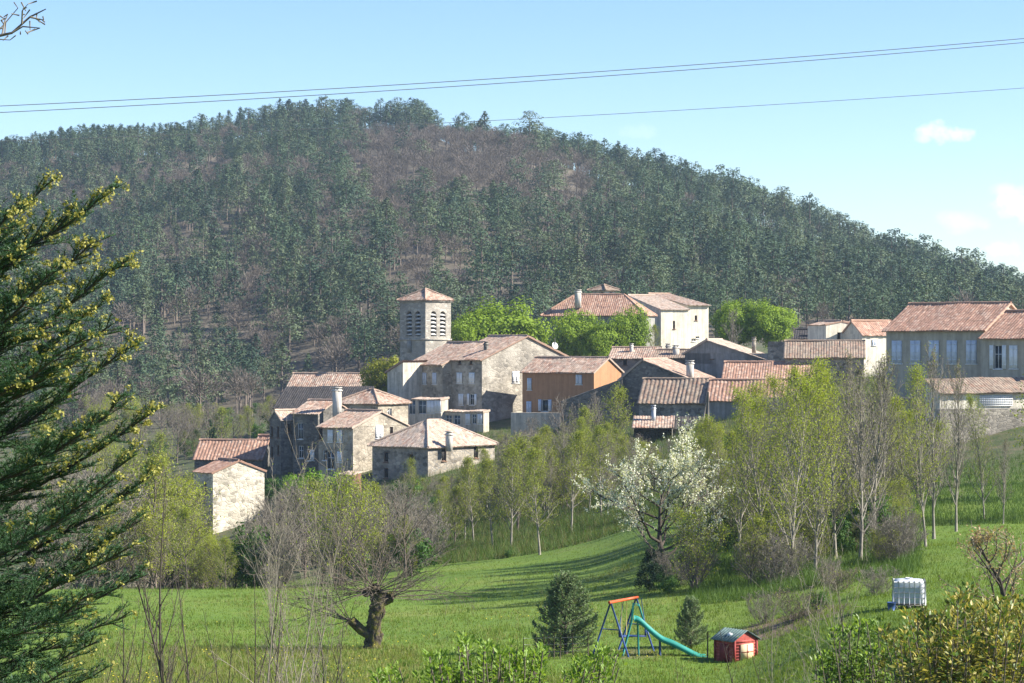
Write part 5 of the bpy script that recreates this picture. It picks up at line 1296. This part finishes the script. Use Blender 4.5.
leafy_shrub('light green leafy shrub left of the golden one, below the white tank', 862, 20.5, tops, 7, .046, ['lime', 'green_leaf'], 80, 1.2, .9, .45)

# branch reaching into the top left corner, its tree stands outside
rs = np.random.RandomState(3); d9 = 9.0; root = gpt(-520, d9); o = empty('bare_branch_tree', root, 0, 'bare twig with tiny buds reaching into the top left corner of the sky', 'tree'); b0 = np.array(root)
T, Cn = MB(), MB(); T.tube([(0, 0, -.3), (.02, 0, 2), (-.03, .05, 4), (0, 0, 5.6)], [.11, .09, .07, .02], 8)
pl = [np.array((0, 0, 4.0))] + [np.array(at(x, y, d9)) - b0 for x, y in ((-260, 70), (-100, 52), (-20, 40), (12, 33), (30, 17), (46, 9))]
T.tube(pl, [.04, .03, .016, .008, .005, .004, .002], 5)
for a_, b_ in (((-20, 40), (18, 8)), ((12, 33), (40, 28)), ((-30, 42), (10, 40)), ((22, 24), (28, 4)), ((2, 36), (8, 14)), ((30, 17), (44, 20))):
    p, q = np.array(at(*a_, d9)) - b0, np.array(at(*b_, d9 + rs.normal() * .05)) - b0; md = (p + q) / 2 + rs.normal(size=3) * .01; Cn.tube([p, md, q], [.004, .003, .0015], 4, 0)
    for k in range(5):
        t = .3 + .7 * k / 4; c = p + (q - p) * t; e = c + rs.normal(size=3) * .018; Cn.tube([c, e], [.002, .003], 4, 0)
T.build('trunk', [M['bark']], o, smooth=True); Cn.build('twigs', [M['twig']], o)
# ------------------------------------------------------------------ garden objects
M['teal'] = plain('teal plastic', (.02, .22, .18), .5, .2, 3); M['blue_paint'] = plain('blue enamel', (.035, .07, .19), .5, .25, 7); M['orange_paint'] = plain('orange-red enamel', (.55, .10, .03), .4, .08, 5)
M['rope'] = plain('yellow rope', (.45, .38, .16)); M['red_plank'] = plain('red painted planks', (.36, .075, .06), .6, .25, 9); M['green_roof'] = plain('green roofing', (.11, .16, .15), .6, .25, 6)
M['cream_paint'] = plain('cream painted board', (.66, .50, .30), .6, .1, 8); M['red_dark'] = plain('dark red planks', (.22, .035, .03), .6, .25, 9)
def rel(v): return np.array(v, float)
# swing set
g0 = gpt(620, 80.5); sw = empty('swing_set', g0, 0, 'small swing set with orange top beam, blue legs and rope swing', 'swing')
A = rel(at(610.5, 602, 80)) - rel(g0); A[1] = -.6; Bp = A + rel((.95, 1.5, .02)); Bp[2] = A[2]
mb = MB(); mb.tube([A - (Bp - A) * .06, Bp + (Bp - A) * .06], .05, 10); mb.build('top_beam', [M['orange_paint']], sw, smooth=True)
dirp = unit(rel((.85, -.53, 0)))
for P0 in (A, Bp):
    for sg in (-1, 1):
        f = P0 + dirp * sg * .72; wx, wy = f[0] + g0.x, f[1] + g0.y; f[2] = float(height(wx, wy)) - g0.z - .05
        mb = MB(); mb.tube([P0, f], .032, 8); mb.build('leg', [M['blue_paint']], sw, smooth=True)
for P0 in (A, Bp):
    f1, f2 = P0 + dirp * .36, P0 - dirp * .36; f1[2] = f2[2] = A[2] * .5
    mb = MB(); mb.tube([f1, f2], .02, 6); mb.build('crossbar', [M['blue_paint']], sw)
mid = A + (Bp - A) * .52; e_ = unit(Bp - A)
mb = MB(); seatc = mid - rel((0, 0, 1.25))
for sg in (-1, 1): mb.tube([mid + e_ * sg * .17, seatc + e_ * sg * .17], .011, 5)
ro = mb.build('rope', [M['rope']], sw)
mb = MB(); mb.box(seatc, (.42, .2, .05), rz=math.atan2(e_[1], e_[0])); mb.build('seat', [M['blue_paint']], sw)
# glider bench at the far end
mb = MB(); gc = A + (Bp - A) * .85 - rel((0, 0, 1.3))
mb.box(gc, (.95, .26, .05)); mb.box(gc + rel((-.45, 0, .16)), (.06, .26, .34)); mb.box(gc + rel((.45, 0, .16)), (.06, .26, .34)); mb.build('glider', [M['blue_paint']], sw)
mb = MB()
for sg in (-1, 1): mb.tube([A + (Bp - A) * .85 + rel((sg * .3, 0, 0)), gc + rel((sg * .45, 0, .3))], .014, 5)
mb.build('glider_rod', [M['blue_paint']], sw)
# slide
gs = gpt(668, 80); sl_ = empty('slide', gs, 0, 'teal wavy slide with ladder beside the swing set', 'slide')
z0 = rel(gs)
def sp(px, py, d=80.0): return rel(at(px, py, d)) - z0
path = [sp(634, 620), sp(638, 620.5), sp(646, 628), sp(655, 636), sp(663, 641.5), sp(670, 643.5), sp(680, 648.5), sp(692, 655), sp(700, 658.5), sp(706, 658.8)]
cs = rel((0, 1, 0)); prof = [(-.26, .13), (-.22, .13), (-.20, .02), (.20, .02), (.22, .13), (.26, .13), (.26, -.03), (-.26, -.03)]
path = np.array(path); t = np.linspace(0, len(path) - 1, 40); path = np.stack([np.interp(t, np.arange(len(path)), path[:, i]) for i in range(3)], 1)
for _ in range(3): path[1:-1] = (path[:-2] + path[1:-1] * 2 + path[2:]) / 4
tg = unit(np.gradient(path, axis=0)); upv = np.cross(tg, -cs); upv *= np.sign(upv[:, 2:3])
V = np.array([[p + cs * a + u * b for a, b in prof] for p, u in zip(path, upv)]); n, k = V.shape[:2]
mb = MB(); i = np.arange(n - 1)[:, None] * k; j = np.arange(k)[None]; j2 = (j + 1) % k
mb.add(V.reshape(-1, 3), [np.stack([i + j, i + j2, i + k + j2, i + k + j], -1).reshape(-1, 4), np.arange(k)[None], (n - 1) * k + np.arange(k)[None]]); mb.build('chute', [M['teal']], sl_)
mb = MB()
tp = path[0]
for y in (-.24, .24):
    mb.tube([tp + rel((-.42, y, -1.32)), tp + rel((-.08, y, 0)), tp + rel((-.02, y, .55)), tp + rel((.18, y, .5)), tp + rel((.3, y, .08))], .022, 6)
    mb.tube([tp + rel((.12, y, 0)), tp + rel((.16, y, -1.3))], .022, 6)
mb.build('handrail', [M['teal']], sl_)
for q in range(5):
    f = (q + .6) / 5.4; c = tp + rel((-.42 + .34 * f, 0, -1.32 + 1.32 * f)); mb = MB(); mb.tube([c - cs * .24, c + cs * .24], .02, 6); mb.build('rung', [M['blue_paint']], sl_)
mb = MB(); q = sp(660, 640)
for y in (-.2, .2): mb.tube([q + rel((0, y, -.02)), rel((q[0], q[1] + y, -.1))], .03, 6)
mb.tube([q + rel((0, -.2, -.3)), q + rel((0, .2, -.3))], .02, 6)
mb.build('support', [M['blue_paint']], sl_)
# playhouse
gp = gpt(734.5, 78); PHH = House.__new__(House)
c = at(734.5, 641, 78); a_ = R(52); zb = min(gp.z, c.z - .80); Hh = c.z - zb
ph = empty('playhouse', (c.x, c.y, zb), -a_, 'red wooden playhouse with green roof and cream window shutter', 'playhouse')
Lp, Rp, ri = .95, 1.02, .27
mb = MB(); nb = 8
for k in range(nb):                 # horizontal planks
    z_ = (k + .5) * Hh / nb
    mb.box((-Lp / 2, Rp / 2, z_), (Lp, Rp, Hh / nb * .90)); mb.box((-Lp / 2, Rp / 2, z_ + Hh / nb * .45), (Lp - .03, Rp - .03, Hh / nb * .12))
mb.add([(0, 0, Hh), (0, Rp, Hh), (0, Rp / 2, Hh + ri), (-Lp, 0, Hh), (-Lp, Rp, Hh), (-Lp, Rp / 2, Hh + ri)], [np.array([(0, 1, 2), (3, 5, 4)])])
mb.build('wall', [M['red_plank']], ph)
mb = MB()
for x in (-.03, -Lp + .03):
    for y in (.03, Rp - .03): mb.box((x + (.022 if x > -.1 else -.022), y + (-.022 if y < .5 else .022), Hh / 2), (.07, .07, Hh))
mb.build('corner_post', [M['red_dark']], ph)
mb = MB(); s_ = ri / (Rp / 2)
for sg in (-1, 1):
    y0, y1 = (-.12, Rp / 2) if sg < 0 else (Rp + .12, Rp / 2)
    for k in range(9):
        x = -Lp - .1 + (Lp + .2) * (k + .5) / 9
        for dx, hz in ((-.035, .0), (.03, .018)):
            wv = .075 if dx < 0 else .05
            V = [(x + dx - wv / 2, y0, Hh - .12 * s_ + .02 + hz), (x + dx + wv / 2, y0, Hh - .12 * s_ + .02 + hz), (x + dx + wv / 2, y1, Hh + ri + .02 + hz), (x + dx - wv / 2, y1, Hh + ri + .02 + hz)]
            V = np.array(V); mb.add(np.concatenate([V, V + (0, 0, .02)]), [[(0, 1, 2, 3), (4, 7, 6, 5), (0, 4, 5, 1), (1, 5, 6, 2), (2, 6, 7, 3), (3, 7, 4, 0)]])
mb.build('roof', [M['green_roof']], ph)
mb = MB(); mb.box((.03, Rp * .52, Hh * .5), (.05, .56, .52)); wf = mb.build('window', [M['cream_paint']], ph)
mb = MB(); mb.box((.062, Rp * .52, Hh * .5), (.012, .02, .5)); mb.box((.063, Rp * .52, Hh * .5), (.012, .54, .02)); mb.box((.066, Rp * .56, Hh * .5), (.02, .03, .06)); mb.build('glazing_bar', [M['red_dark']], wf)
mb = MB(); mb.box((-Lp * .5, -.02, Hh * .42), (.42, .04, Hh * .8)); mb.build('door', [M['red_dark']], ph)
# white bundle on the roof
bc = at(730.5, 635.5, 78.5); mb = MB(); rs = np.random.RandomState(2)
for k in range(7):
    q = rdir(rs, 1)[0] * .06; th = np.linspace(0, PI, 7); mb.tube(np.array([(q[0], q[1], -.08 + .16 * (1 - math.cos(x)) / 2 + q[2] * .3) for x in th]), np.maximum(.004, .085 * np.sin(th)), 8)
tag(mb.build('white_bundle', [M['frame_white']], smooth=True), 'small crumpled white bundle lying on the playhouse roof', 'bundle').location = bc
# water tank in its cage
gt = gpt(909, 80); tk = empty('water_tank', gt, R(-8), 'white plastic water tank in a metal cage on a pallet, on the bank', 'water tank')
zt = zp(80, 579) - gt.z; w_, dp = 1.0, .95
mt, nt, N, L, b = nm('cloudy white plastic'); L.new(ramp(nt, noise(nt, 2.5, 3, coord(nt)), [(.3, (.42, .44, .46)), (.7, (.56, .58, .59))]), b.inputs['Base Color']); b.inputs['Roughness'].default_value = .35
mb = MB(); rr = .1; th = np.linspace(0, 2 * PI, 33)[:-1]
sq = np.stack([np.sign(np.cos(th)) * np.abs(np.cos(th)) ** .25 * w_ / 2, np.sign(np.sin(th)) * np.abs(np.sin(th)) ** .25 * dp / 2], 1)
lv = [(.17, .93), (.22, 1), (zt - .1, 1), (zt - .03, .94), (zt, .6)]
V = np.array([[(x * s, y * s, z) for x, y in sq] for z, s in lv]); i = np.arange(len(lv) - 1)[:, None] * 32; j = np.arange(32)[None]; j2 = (j + 1) % 32
mb.add(V.reshape(-1, 3), [np.stack([i + j, i + j2, i + 32 + j2, i + 32 + j], -1).reshape(-1, 4), np.arange(32)[::-1][None], (4 * 32) + np.arange(32)[None]]); mb.build('tank_body', [mt], tk, smooth=True)
mb = MB(); x, y = w_ / 2 + .03, dp / 2 + .03
for z in np.linspace(.2, zt - .06, 5): mb.tube([(-x, -y, z), (x, -y, z), (x, y, z), (-x, y, z), (-x, -y, z)], .014, 5)
for q in np.linspace(-1, 1, 7):
    mb.tube([(q * x, -y - .012, .14), (q * x, -y - .012, zt - .02)], .014, 5); mb.tube([(q * x, y + .012, .14), (q * x, y + .012, zt - .02)], .014, 5)
    mb.tube([(x + .012, q * y, .14), (x + .012, q * y, zt - .02)], .014, 5); mb.tube([(-x - .012, q * y, .14), (-x - .012, q * y, zt - .02)], .014, 5)
mb.build('cage', [M['metal_grey']], tk)
mb = MB()
for q in (-.45, 0, .45): mb.box((q, 0, .05), (.12, dp, .12))
mb.box((0, 0, .13), (w_ + .04, dp + .02, .03)); mb.build('pallet', [M['wood_grey']], tk)
mb = MB(); mb.tube([(0, 0, zt - .01), (0, 0, zt + .05)], .12, 12); mb.build('lid', [M['frame_white']], tk)
gbk = gpt(891.5, 79.4); mb = MB(); mb.tube([(0, 0, 0), (0, 0, .28)], [.11, .15], 12); mb.tube([(0, 0, .27), (0, 0, .29)], .155, 12)
tag(mb.build('bucket', [M['blue_paint']], smooth=False), 'small blue bucket at the left foot of the white tank', 'bucket').location = gbk
# wire fence by the young pine
f0 = gpt(524, 79.5); fe = empty('wire_fence', f0, 0, 'thin wire fence with weathered posts in front of the bushy young pine', 'fence')
pp_ = []
for k, px in enumerate((524, 536, 543.5, 549, 554, 560, 573, 588)):
    p = rel(gpt(px, 79.5 - .1 * (k % 3))) - rel(f0); hgt = .75 + .25 * ((k * 37) % 5) / 5
    mb = MB(); mb.tube([p - (0, 0, .1), p + rel((.02 * ((k % 3) - 1), 0, hgt))], [.02, .016], 6); mb.build('post', [M['wood_dark']], fe); pp_.append(p)
for z in (.25, .5, .72):
    mb = MB(); mb.tube([p + rel((0, 0, z)) for p in pp_], .003, 4); mb.build('wire', [M['metal_grey']], fe)
# slender post right of the slide
f0 = gpt(707.5, 79); mb = MB(); mb.tube([(0, 0, -.1), (.01, 0, .95)], [.03, .024], 6); tag(mb.build('fence_post', [M['wood_dark']]), 'single dark fence post just right of the slide end', 'post').location = f0
# ------------------------------------------------------------------ poles, dish, cables
d = 216; b0 = gpt(708, d); up_ = empty('utility_pole', b0, 0, 'thin wooden pole with slanting stay in front of the ribbed barn', 'utility pole'); zt = zp(d, 392) - b0.z
mb = MB(); mb.tube([(0, 0, -.4), (0, 0, zt)], [.13, .09], 8); mb.build('pole', [M['wood_grey']], up_)
mb = MB(); mb.tube([(-.75, -.2, -.2), (-.05, 0, zt * .93)], [.10, .07], 7); mb.build('stay', [M['wood_grey']], up_)
mb = MB(); zc = zp(d, 437.5) - b0.z; mb.box((-.5, -.14, zc), (1.7, .09, .1)); mb.build('crossbar', [M['wood_grey']], up_)
dd_ = 277; dp0 = at(555, 352.5, dd_); ds_ = empty('satellite_dish', dp0, 0, 'pale satellite dish on a short mast at the right verge of the big gable', 'satellite dish')
mb = MB(); mb.tube([(0, 0, -.4), (0, 0, 1.75)], .045, 6); mb.build('mast', [M['metal_grey']], ds_)
mb = MB(); c = rel((.05, -.12, .85)); th = np.linspace(0, 2 * PI, 17)[:-1]; nx = unit(rel((.55, -.75, .35))); ax_ = unit(np.cross(nx, (0, 0, 1.0))); bx_ = np.cross(nx, ax_)
rings = [c - nx * .12] ; V = [[c + nx * (.35 * r * r - .12) + (ax_ * math.cos(q) + bx_ * math.sin(q)) * r for q in th] for r in (.08, .25, .42)]
V = np.array(V); V2 = V + nx * -.03; i = np.arange(2)[:, None] * 16; j = np.arange(16)[None]; j2 = (j + 1) % 16; fq = np.stack([i + j, i + j2, i + 16 + j2, i + 16 + j], -1).reshape(-1, 4)
mb.add(V.reshape(-1, 3), [fq, np.arange(16)[None]]); mb.add(V2.reshape(-1, 3), [fq, np.arange(16)[None]]); mb.tube([c, c + nx * .45 - rel((0, 0, .1))], .02, 4); mb.build('dish', [M['frame_white']], ds_)
M['cable'] = plain('dark cable', (.10, .105, .115), .6)
for lab, dpt, r, (a, b_, c_) in (('upper of the two long power cables sloping across the sky', 120, .020, ((0, 106), (512, 77.5), (1024, 38.5))), ('lower of the paired power cables crossing the sky', 121, .020, ((0, 112.5), (512, 82.5), (1024, 42.5))),
                             ('thin single cable crossing the hill top below the pair', 135, .016, ((37, 140), (540, 118), (1024, 88)))):
    cf = np.polyfit([a[0], b_[0], c_[0]], [a[1], b_[1], c_[1]], 2); xs = np.linspace(-330, 1360, 60)
    pts_ = [rel(at(x, np.polyval(cf, x), dpt + (x - 512) * .012)) for x in xs]; org = rel(pts_[0])
    mb = MB(); mb.tube([p - org for p in pts_], r, 6); o = mb.build('power_cable', [M['cable']]); o.location = org; tag(o, lab, 'cable', 'cables across the sky')
# ------------------------------------------------------------------ ground
def ground_sheet():
    us = np.concatenate([np.linspace(-1.0, -.26, 24)[:-1], np.linspace(-.26, .26, 190), np.linspace(.26, 1.0, 24)[1:]])
    ds = np.concatenate([np.linspace(-40, 58, 34), 60 * 1.0135 ** np.arange(0, 282)])
    ds = ds[ds < 2590]; Xa, Da = np.meshgrid(us, ds)
    XX = Xa * (Da + np.where(Da < 100, (100 - Da) * .35, 0)); YY = Da
    Z = height(XX, YY); V = np.stack([XX, YY, Z], -1).reshape(-1, 3)
    nu, nd = len(us), len(ds); i = np.arange(nd - 1)[:, None] * nu + np.arange(nu - 1)[None]
    mb = MB(); mb.add(V, [np.stack([i, i + 1, i + nu + 1, i + nu], -1).reshape(-1, 4)])
    return mb
m, nt, N, L, b = nm('ground')
geo = N.new('ShaderNodeNewGeometry'); pos = geo.outputs['Position']
sx = N.new('ShaderNodeSeparateXYZ'); L.new(pos, sx.inputs[0])
n1 = noise(nt, .13, 6, pos, .68); n2 = noise(nt, .9, 4, pos, .6); n3 = noise(nt, 6.0, 3, pos)
grass = ramp(nt, n1, [(.3, (.075, .135, .016)), (.46, (.105, .175, .02)), (.58, (.13, .19, .026)), (.72, (.175, .205, .045))])
grass = mix(nt, math_(nt, 'MULTIPLY', ramp(nt, n2, [(.45, (0, 0, 0)), (.75, (1, 1, 1))]), .35), grass, (.15, .17, .05))
grass = mix(nt, .45, grass, ramp(nt, n3, [(.3, (.55, .6, .5)), (.7, (1.25, 1.2, 1.1))]), 'MULTIPLY')
scrub = ramp(nt, n2, [(.3, (.05, .075, .022)), (.5, (.085, .095, .04)), (.68, (.13, .11, .065))])
wood = ramp(nt, n1, [(.3, (.07, .06, .042)), (.5, (.11, .092, .066)), (.7, (.16, .135, .10))])
wood = mix(nt, .5, wood, ramp(nt, n2, [(.3, (.6, .6, .6)), (.7, (1.2, 1.2, 1.2))]), 'MULTIPLY')
yw = math_(nt, 'ADD', sx.outputs[1], math_(nt, 'MULTIPLY', math_(nt, 'SUBTRACT', n1, .5), 60))
f1 = N.new('ShaderNodeMapRange'); L.new(yw, f1.inputs[0]); f1.inputs[1].default_value = 146; f1.inputs[2].default_value = 172
f2 = N.new('ShaderNodeMapRange'); L.new(yw, f2.inputs[0]); f2.inputs[1].default_value = 330; f2.inputs[2].default_value = 410
col = mix(nt, f1.outputs[0], grass, scrub); col = mix(nt, f2.outputs[0], col, wood)
# bare trodden earth beside the playhouse
def ell(cx, cy, rx, ry):
    a = math_(nt, 'POWER', math_(nt, 'DIVIDE', math_(nt, 'SUBTRACT', sx.outputs[0], cx), rx), 2); c = math_(nt, 'POWER', math_(nt, 'DIVIDE', math_(nt, 'SUBTRACT', sx.outputs[1], cy), ry), 2)
    q = math_(nt, 'ADD', math_(nt, 'ADD', a, c), math_(nt, 'MULTIPLY', math_(nt, 'SUBTRACT', n2, .5), 1.6))
    return ramp(nt, q, [(.75, (1, 1, 1)), (1.0, (0, 0, 0))])
e1 = ell(9.9, 84.5, 2.3, 3.2)
col = mix(nt, e1, col, mix(nt, n3, (.15, .11, .07), (.22, .155, .10)))
# tall straw-coloured strip at the near left edge of the meadow
col = mix(nt, math_(nt, 'MULTIPLY', ell(3.9, 80.6, 1.3, 1.7), .6), col, (.16, .125, .075))
L.new(col, b.inputs['Base Color']); b.inputs['Roughness'].default_value = .95
bump(nt, b, n3, .5, .12)
g = ground_sheet().build('ground', [m], smooth=True); tag(g, kind='structure')

# ------------------------------------------------------------------ grass
def blades(n, x0, x1, d0, d1, seed, hmin, hmax, dens=None):
    rs = np.random.RandomState(seed)
    d = 1 / (1 / d0 + rs.rand(n) * (1 / d1 - 1 / d0)); px = x0 + rs.rand(n) * (x1 - x0)
    X = (px - CXP) / F * d
    if dens is not None:
        k = rs.rand(n) < dens(px, d); X, d, px = X[k], d[k], px[k]
    Z = height(X, d); n = len(X); base = np.stack([X, d, Z], 1)
    k = 3; base = np.repeat(base, k, 0) + np.c_[rs.normal(size=(n * k, 2)) * .07, np.zeros(n * k)]
    hgt = (hmin + (hmax - hmin) * rs.rand(n * k) ** 1.6) * (1 + .35 * vnoise(base[:, 0] / 2.2, base[:, 1] / 3.5, 21))
    lean = rs.normal(size=(n * k, 3)) * .35; lean[:, 2] = 1
    tip = base + unit(lean) * hgt[:, None]; a = rs.rand(n * k) * PI
    s = np.stack([np.cos(a), np.sin(a), 0 * a], 1) * (.010 + .008 * rs.rand(n * k))[:, None]
    return np.stack([base - s - (0, 0, .03), base + s - (0, 0, .03), tip], 1)
gr = MB()
gr.tris(blades(70000, 60, 1030, 66, 175, 1, .05, .15, lambda px, d: (d < 128 + np.clip(px - 400, 0, 300) * .1) | (px > 400)), 0)
tuft = lambda px, d: vnoise((px - CXP) / F * d / 1.6, d / 2.6, 51) > .28
gr.tris(blades(26000, 60, 1030, 62, 135, 6, .10, .27, tuft), 0)
gr.tris(blades(14000, 60, 760, 66, 130, 7, .10, .24, lambda px, d: vnoise((px - CXP) / F * d / 2.3, d / 4, 53) > .35), 1)
gr.tris(blades(7000, 60, 420, 66, 86, 2, .08, .26), 1)
gr.tris(blades(9000, 640, 1040, 46, 130, 3, .08, .28), 0)
gr.tris(blades(3000, 60, 700, 66, 100, 4, .1, .28), 1)
M['grass'] = leaf('meadow grass', [(.09, .14, .018), (.12, .18, .022), (.16, .21, .036)], .35)
M['grass_dry'] = leaf('dry grass', [(.13, .17, .03), (.20, .20, .06), (.28, .25, .12)], .35)
tag(gr.build('meadow_grass', [M['grass'], M['grass_dry']]), 'short spring grass of the meadow and the banks', 'grass', kind='stuff')
rg = MB()
rg.tris(blades(16000, 430, 720, 150, 200, 11, .25, .75, lambda px, d: d > 150 - (px - 430) * .02), 0); rg.tris(blades(9000, 430, 720, 150, 200, 12, .2, .7), 1)
rg.tris(blades(15000, 380, 930, 196, 264, 15, .3, .95), 0); rg.tris(blades(12000, 250, 930, 196, 264, 16, .3, .9), 1)
rg.tris(blades(14000, 690, 920, 96, 140, 13, .15, .6), 0); rg.tris(blades(8000, 900, 1040, 126, 178, 14, .15, .5), 0)
M['weed'] = leaf('rough weeds', [(.045, .09, .015), (.07, .13, .02), (.11, .16, .03)], .3)
M['weed_dry'] = leaf('dry weeds', [(.12, .13, .04), (.17, .15, .07), (.10, .13, .03)], .3)
tag(rg.build('rough_grass', [M['weed'], M['weed_dry']]), 'tall rough grass and weeds on the banks above the meadow', 'grass', kind='stuff')
fl = MB(); rs = np.random.RandomState(8); n = 1500
d = 68 + 28 * rs.rand(n) ** 1.4; px = 100 + 560 * rs.rand(n); X = (px - CXP) / F * d
kk = vnoise(X / 2.5, d / 3, 31) > .1; X, d = X[kk], d[kk]
leaves(fl, np.stack([X, d, height(X, d) + .22 + .1 * rs.rand(len(X))], 1), .055, rs, 0, .9, 2)
M['yellow_petal'] = leaf('yellow petals', [(.55, .45, .03), (.65, .55, .05)], .3)
tag(fl.build('meadow_flowers', [M['yellow_petal']]), 'scattered yellow flowers in the near meadow', 'flowers', kind='stuff')

# ------------------------------------------------------------------ air, sky, light, camera
SUN_EL, SUN_AZ = 35.0, 97.0            # azimuth clockwise from +Y (the view direction)
HAZE = True
if HAZE:
    hb = MB(); hb.box((0, 1290, 40), (5600, 2720, 180)); 
    hm = bpy.data.materials.new('haze'); hm.use_nodes = True; ht = hm.node_tree
    ht.nodes.remove(ht.nodes['Principled BSDF'])
    pv = ht.nodes.new('ShaderNodeVolumePrincipled'); pv.inputs['Density'].default_value = .00013; pv.inputs['Color'].default_value = (.60, .80, 1.0, 1); pv.inputs['Anisotropy'].default_value = .25
    ht.links.new(pv.outputs[0], ht.nodes['Material Output'].inputs['Volume'])
    ho = hb.build('haze', [hm]); tag(ho, 'thin blue air between the meadow and the wooded hill', 'haze', kind='stuff')
w = bpy.data.worlds.new('World'); scene.world = w; w.use_nodes = True
wt = w.node_tree; bg = wt.nodes['Background']
sky = wt.nodes.new('ShaderNodeTexSky'); sky.sky_type = 'NISHITA'; sky.sun_disc = False
sky.sun_elevation = R(SUN_EL); sky.sun_rotation = R(SUN_AZ); sky.air_density = 1.0; sky.dust_density = .15; sky.ozone_density = 3.5; sky.altitude = 300
# small fair-weather clouds low on the right
tc = wt.nodes.new('ShaderNodeTexCoord'); sp_ = wt.nodes.new('ShaderNodeSeparateXYZ'); wt.links.new(tc.outputs['Generated'], sp_.inputs[0])
gx = math_(wt, 'DIVIDE', sp_.outputs[0], sp_.outputs[1]); gzz = math_(wt, 'DIVIDE', sp_.outputs[2], sp_.outputs[1])
cv = wt.nodes.new('ShaderNodeCombineXYZ'); wt.links.new(gx, cv.inputs[0]); wt.links.new(gzz, cv.inputs[1])
nz = noise(wt, 55, 7, cv.outputs[0], .6)
total = None
for cx, cy, rx, ry, st in ((946, 134, 36, 16, 1.0), (926, 138, 14, 9, .6), (948, 222, 50, 15, .42), (1012, 208, 34, 17, .95), (1004, 246, 44, 14, .7), (958, 232, 24, 8, .35), (640, 130, 26, 10, .15), (1040, 225, 40, 30, .6), (975, 226, 34, 12, .5), (1010, 190, 26, 9, .5)):
    a = math_(wt, 'POWER', math_(wt, 'DIVIDE', math_(wt, 'SUBTRACT', gx, (cx - CXP) / F), rx / F), 2)
    c = math_(wt, 'POWER', math_(wt, 'DIVIDE', math_(wt, 'SUBTRACT', gzz, (CYP - cy) / F), ry / F), 2)
    q = math_(wt, 'SUBTRACT', math_(wt, 'SUBTRACT', 1.0, math_(wt, 'ADD', a, c)), math_(wt, 'MULTIPLY', math_(wt, 'SUBTRACT', .62, nz), 3.6))
    q = math_(wt, 'MULTIPLY', math_(wt, 'MULTIPLY', q, .62, True), st)
    total = q if total is None else math_(wt, 'MAXIMUM', total, q)
front = math_(wt, 'GREATER_THAN', sp_.outputs[1], 0)
total = math_(wt, 'MULTIPLY', total, front)
SKYB = .062
CLOUD = (14.5, 13.2, 12.6)
hs = wt.nodes.new('ShaderNodeHueSaturation'); hs.inputs['Saturation'].default_value = 1.15; hs.inputs['Value'].default_value = 1.25; hs.inputs['Hue'].default_value = .512; wt.links.new(sky.outputs[0], hs.inputs['Color'])
wt.links.new(mix(wt, math_(wt, 'MULTIPLY', total, .85), hs.outputs[0], CLOUD), bg.inputs['Color'])
bg.inputs['Strength'].default_value = SKYB
sl = bpy.data.lights.new('sun', 'SUN'); sl.energy = 4.8; sl.angle = R(.53); sl.color = (1.0, .95, .86)
so = bpy.data.objects.new('sun', sl); COL.objects.link(so)
sd = Vector((math.sin(R(SUN_AZ)) * math.cos(R(SUN_EL)), math.cos(R(SUN_AZ)) * math.cos(R(SUN_EL)), math.sin(R(SUN_EL))))
so.rotation_euler = sd.to_track_quat('Z', 'Y').to_euler(); so.location = sd * 300
cam = bpy.data.cameras.new('camera'); cam.sensor_fit = 'HORIZONTAL'; cam.sensor_width = 23.6; cam.lens = 23.6 * F / 1024
cam.clip_start = .1; cam.clip_end = 12000
co = bpy.data.objects.new('camera', cam); COL.objects.link(co); co.location = (0, 0, 0); co.rotation_euler = (R(90), 0, 0); scene.camera = co
vs = scene.view_settings; vs.view_transform = 'Standard'; vs.look = 'None'; vs.exposure = 1.45; vs.gamma = 1; vs.use_curve_mapping = False
scene.cycles.max_bounces = 6; scene.cycles.diffuse_bounces = 3; scene.cycles.transmission_bounces = 4; scene.cycles.transparent_max_bounces = 6; scene.cycles.volume_bounces = 0
scene.cycles.use_denoising = True
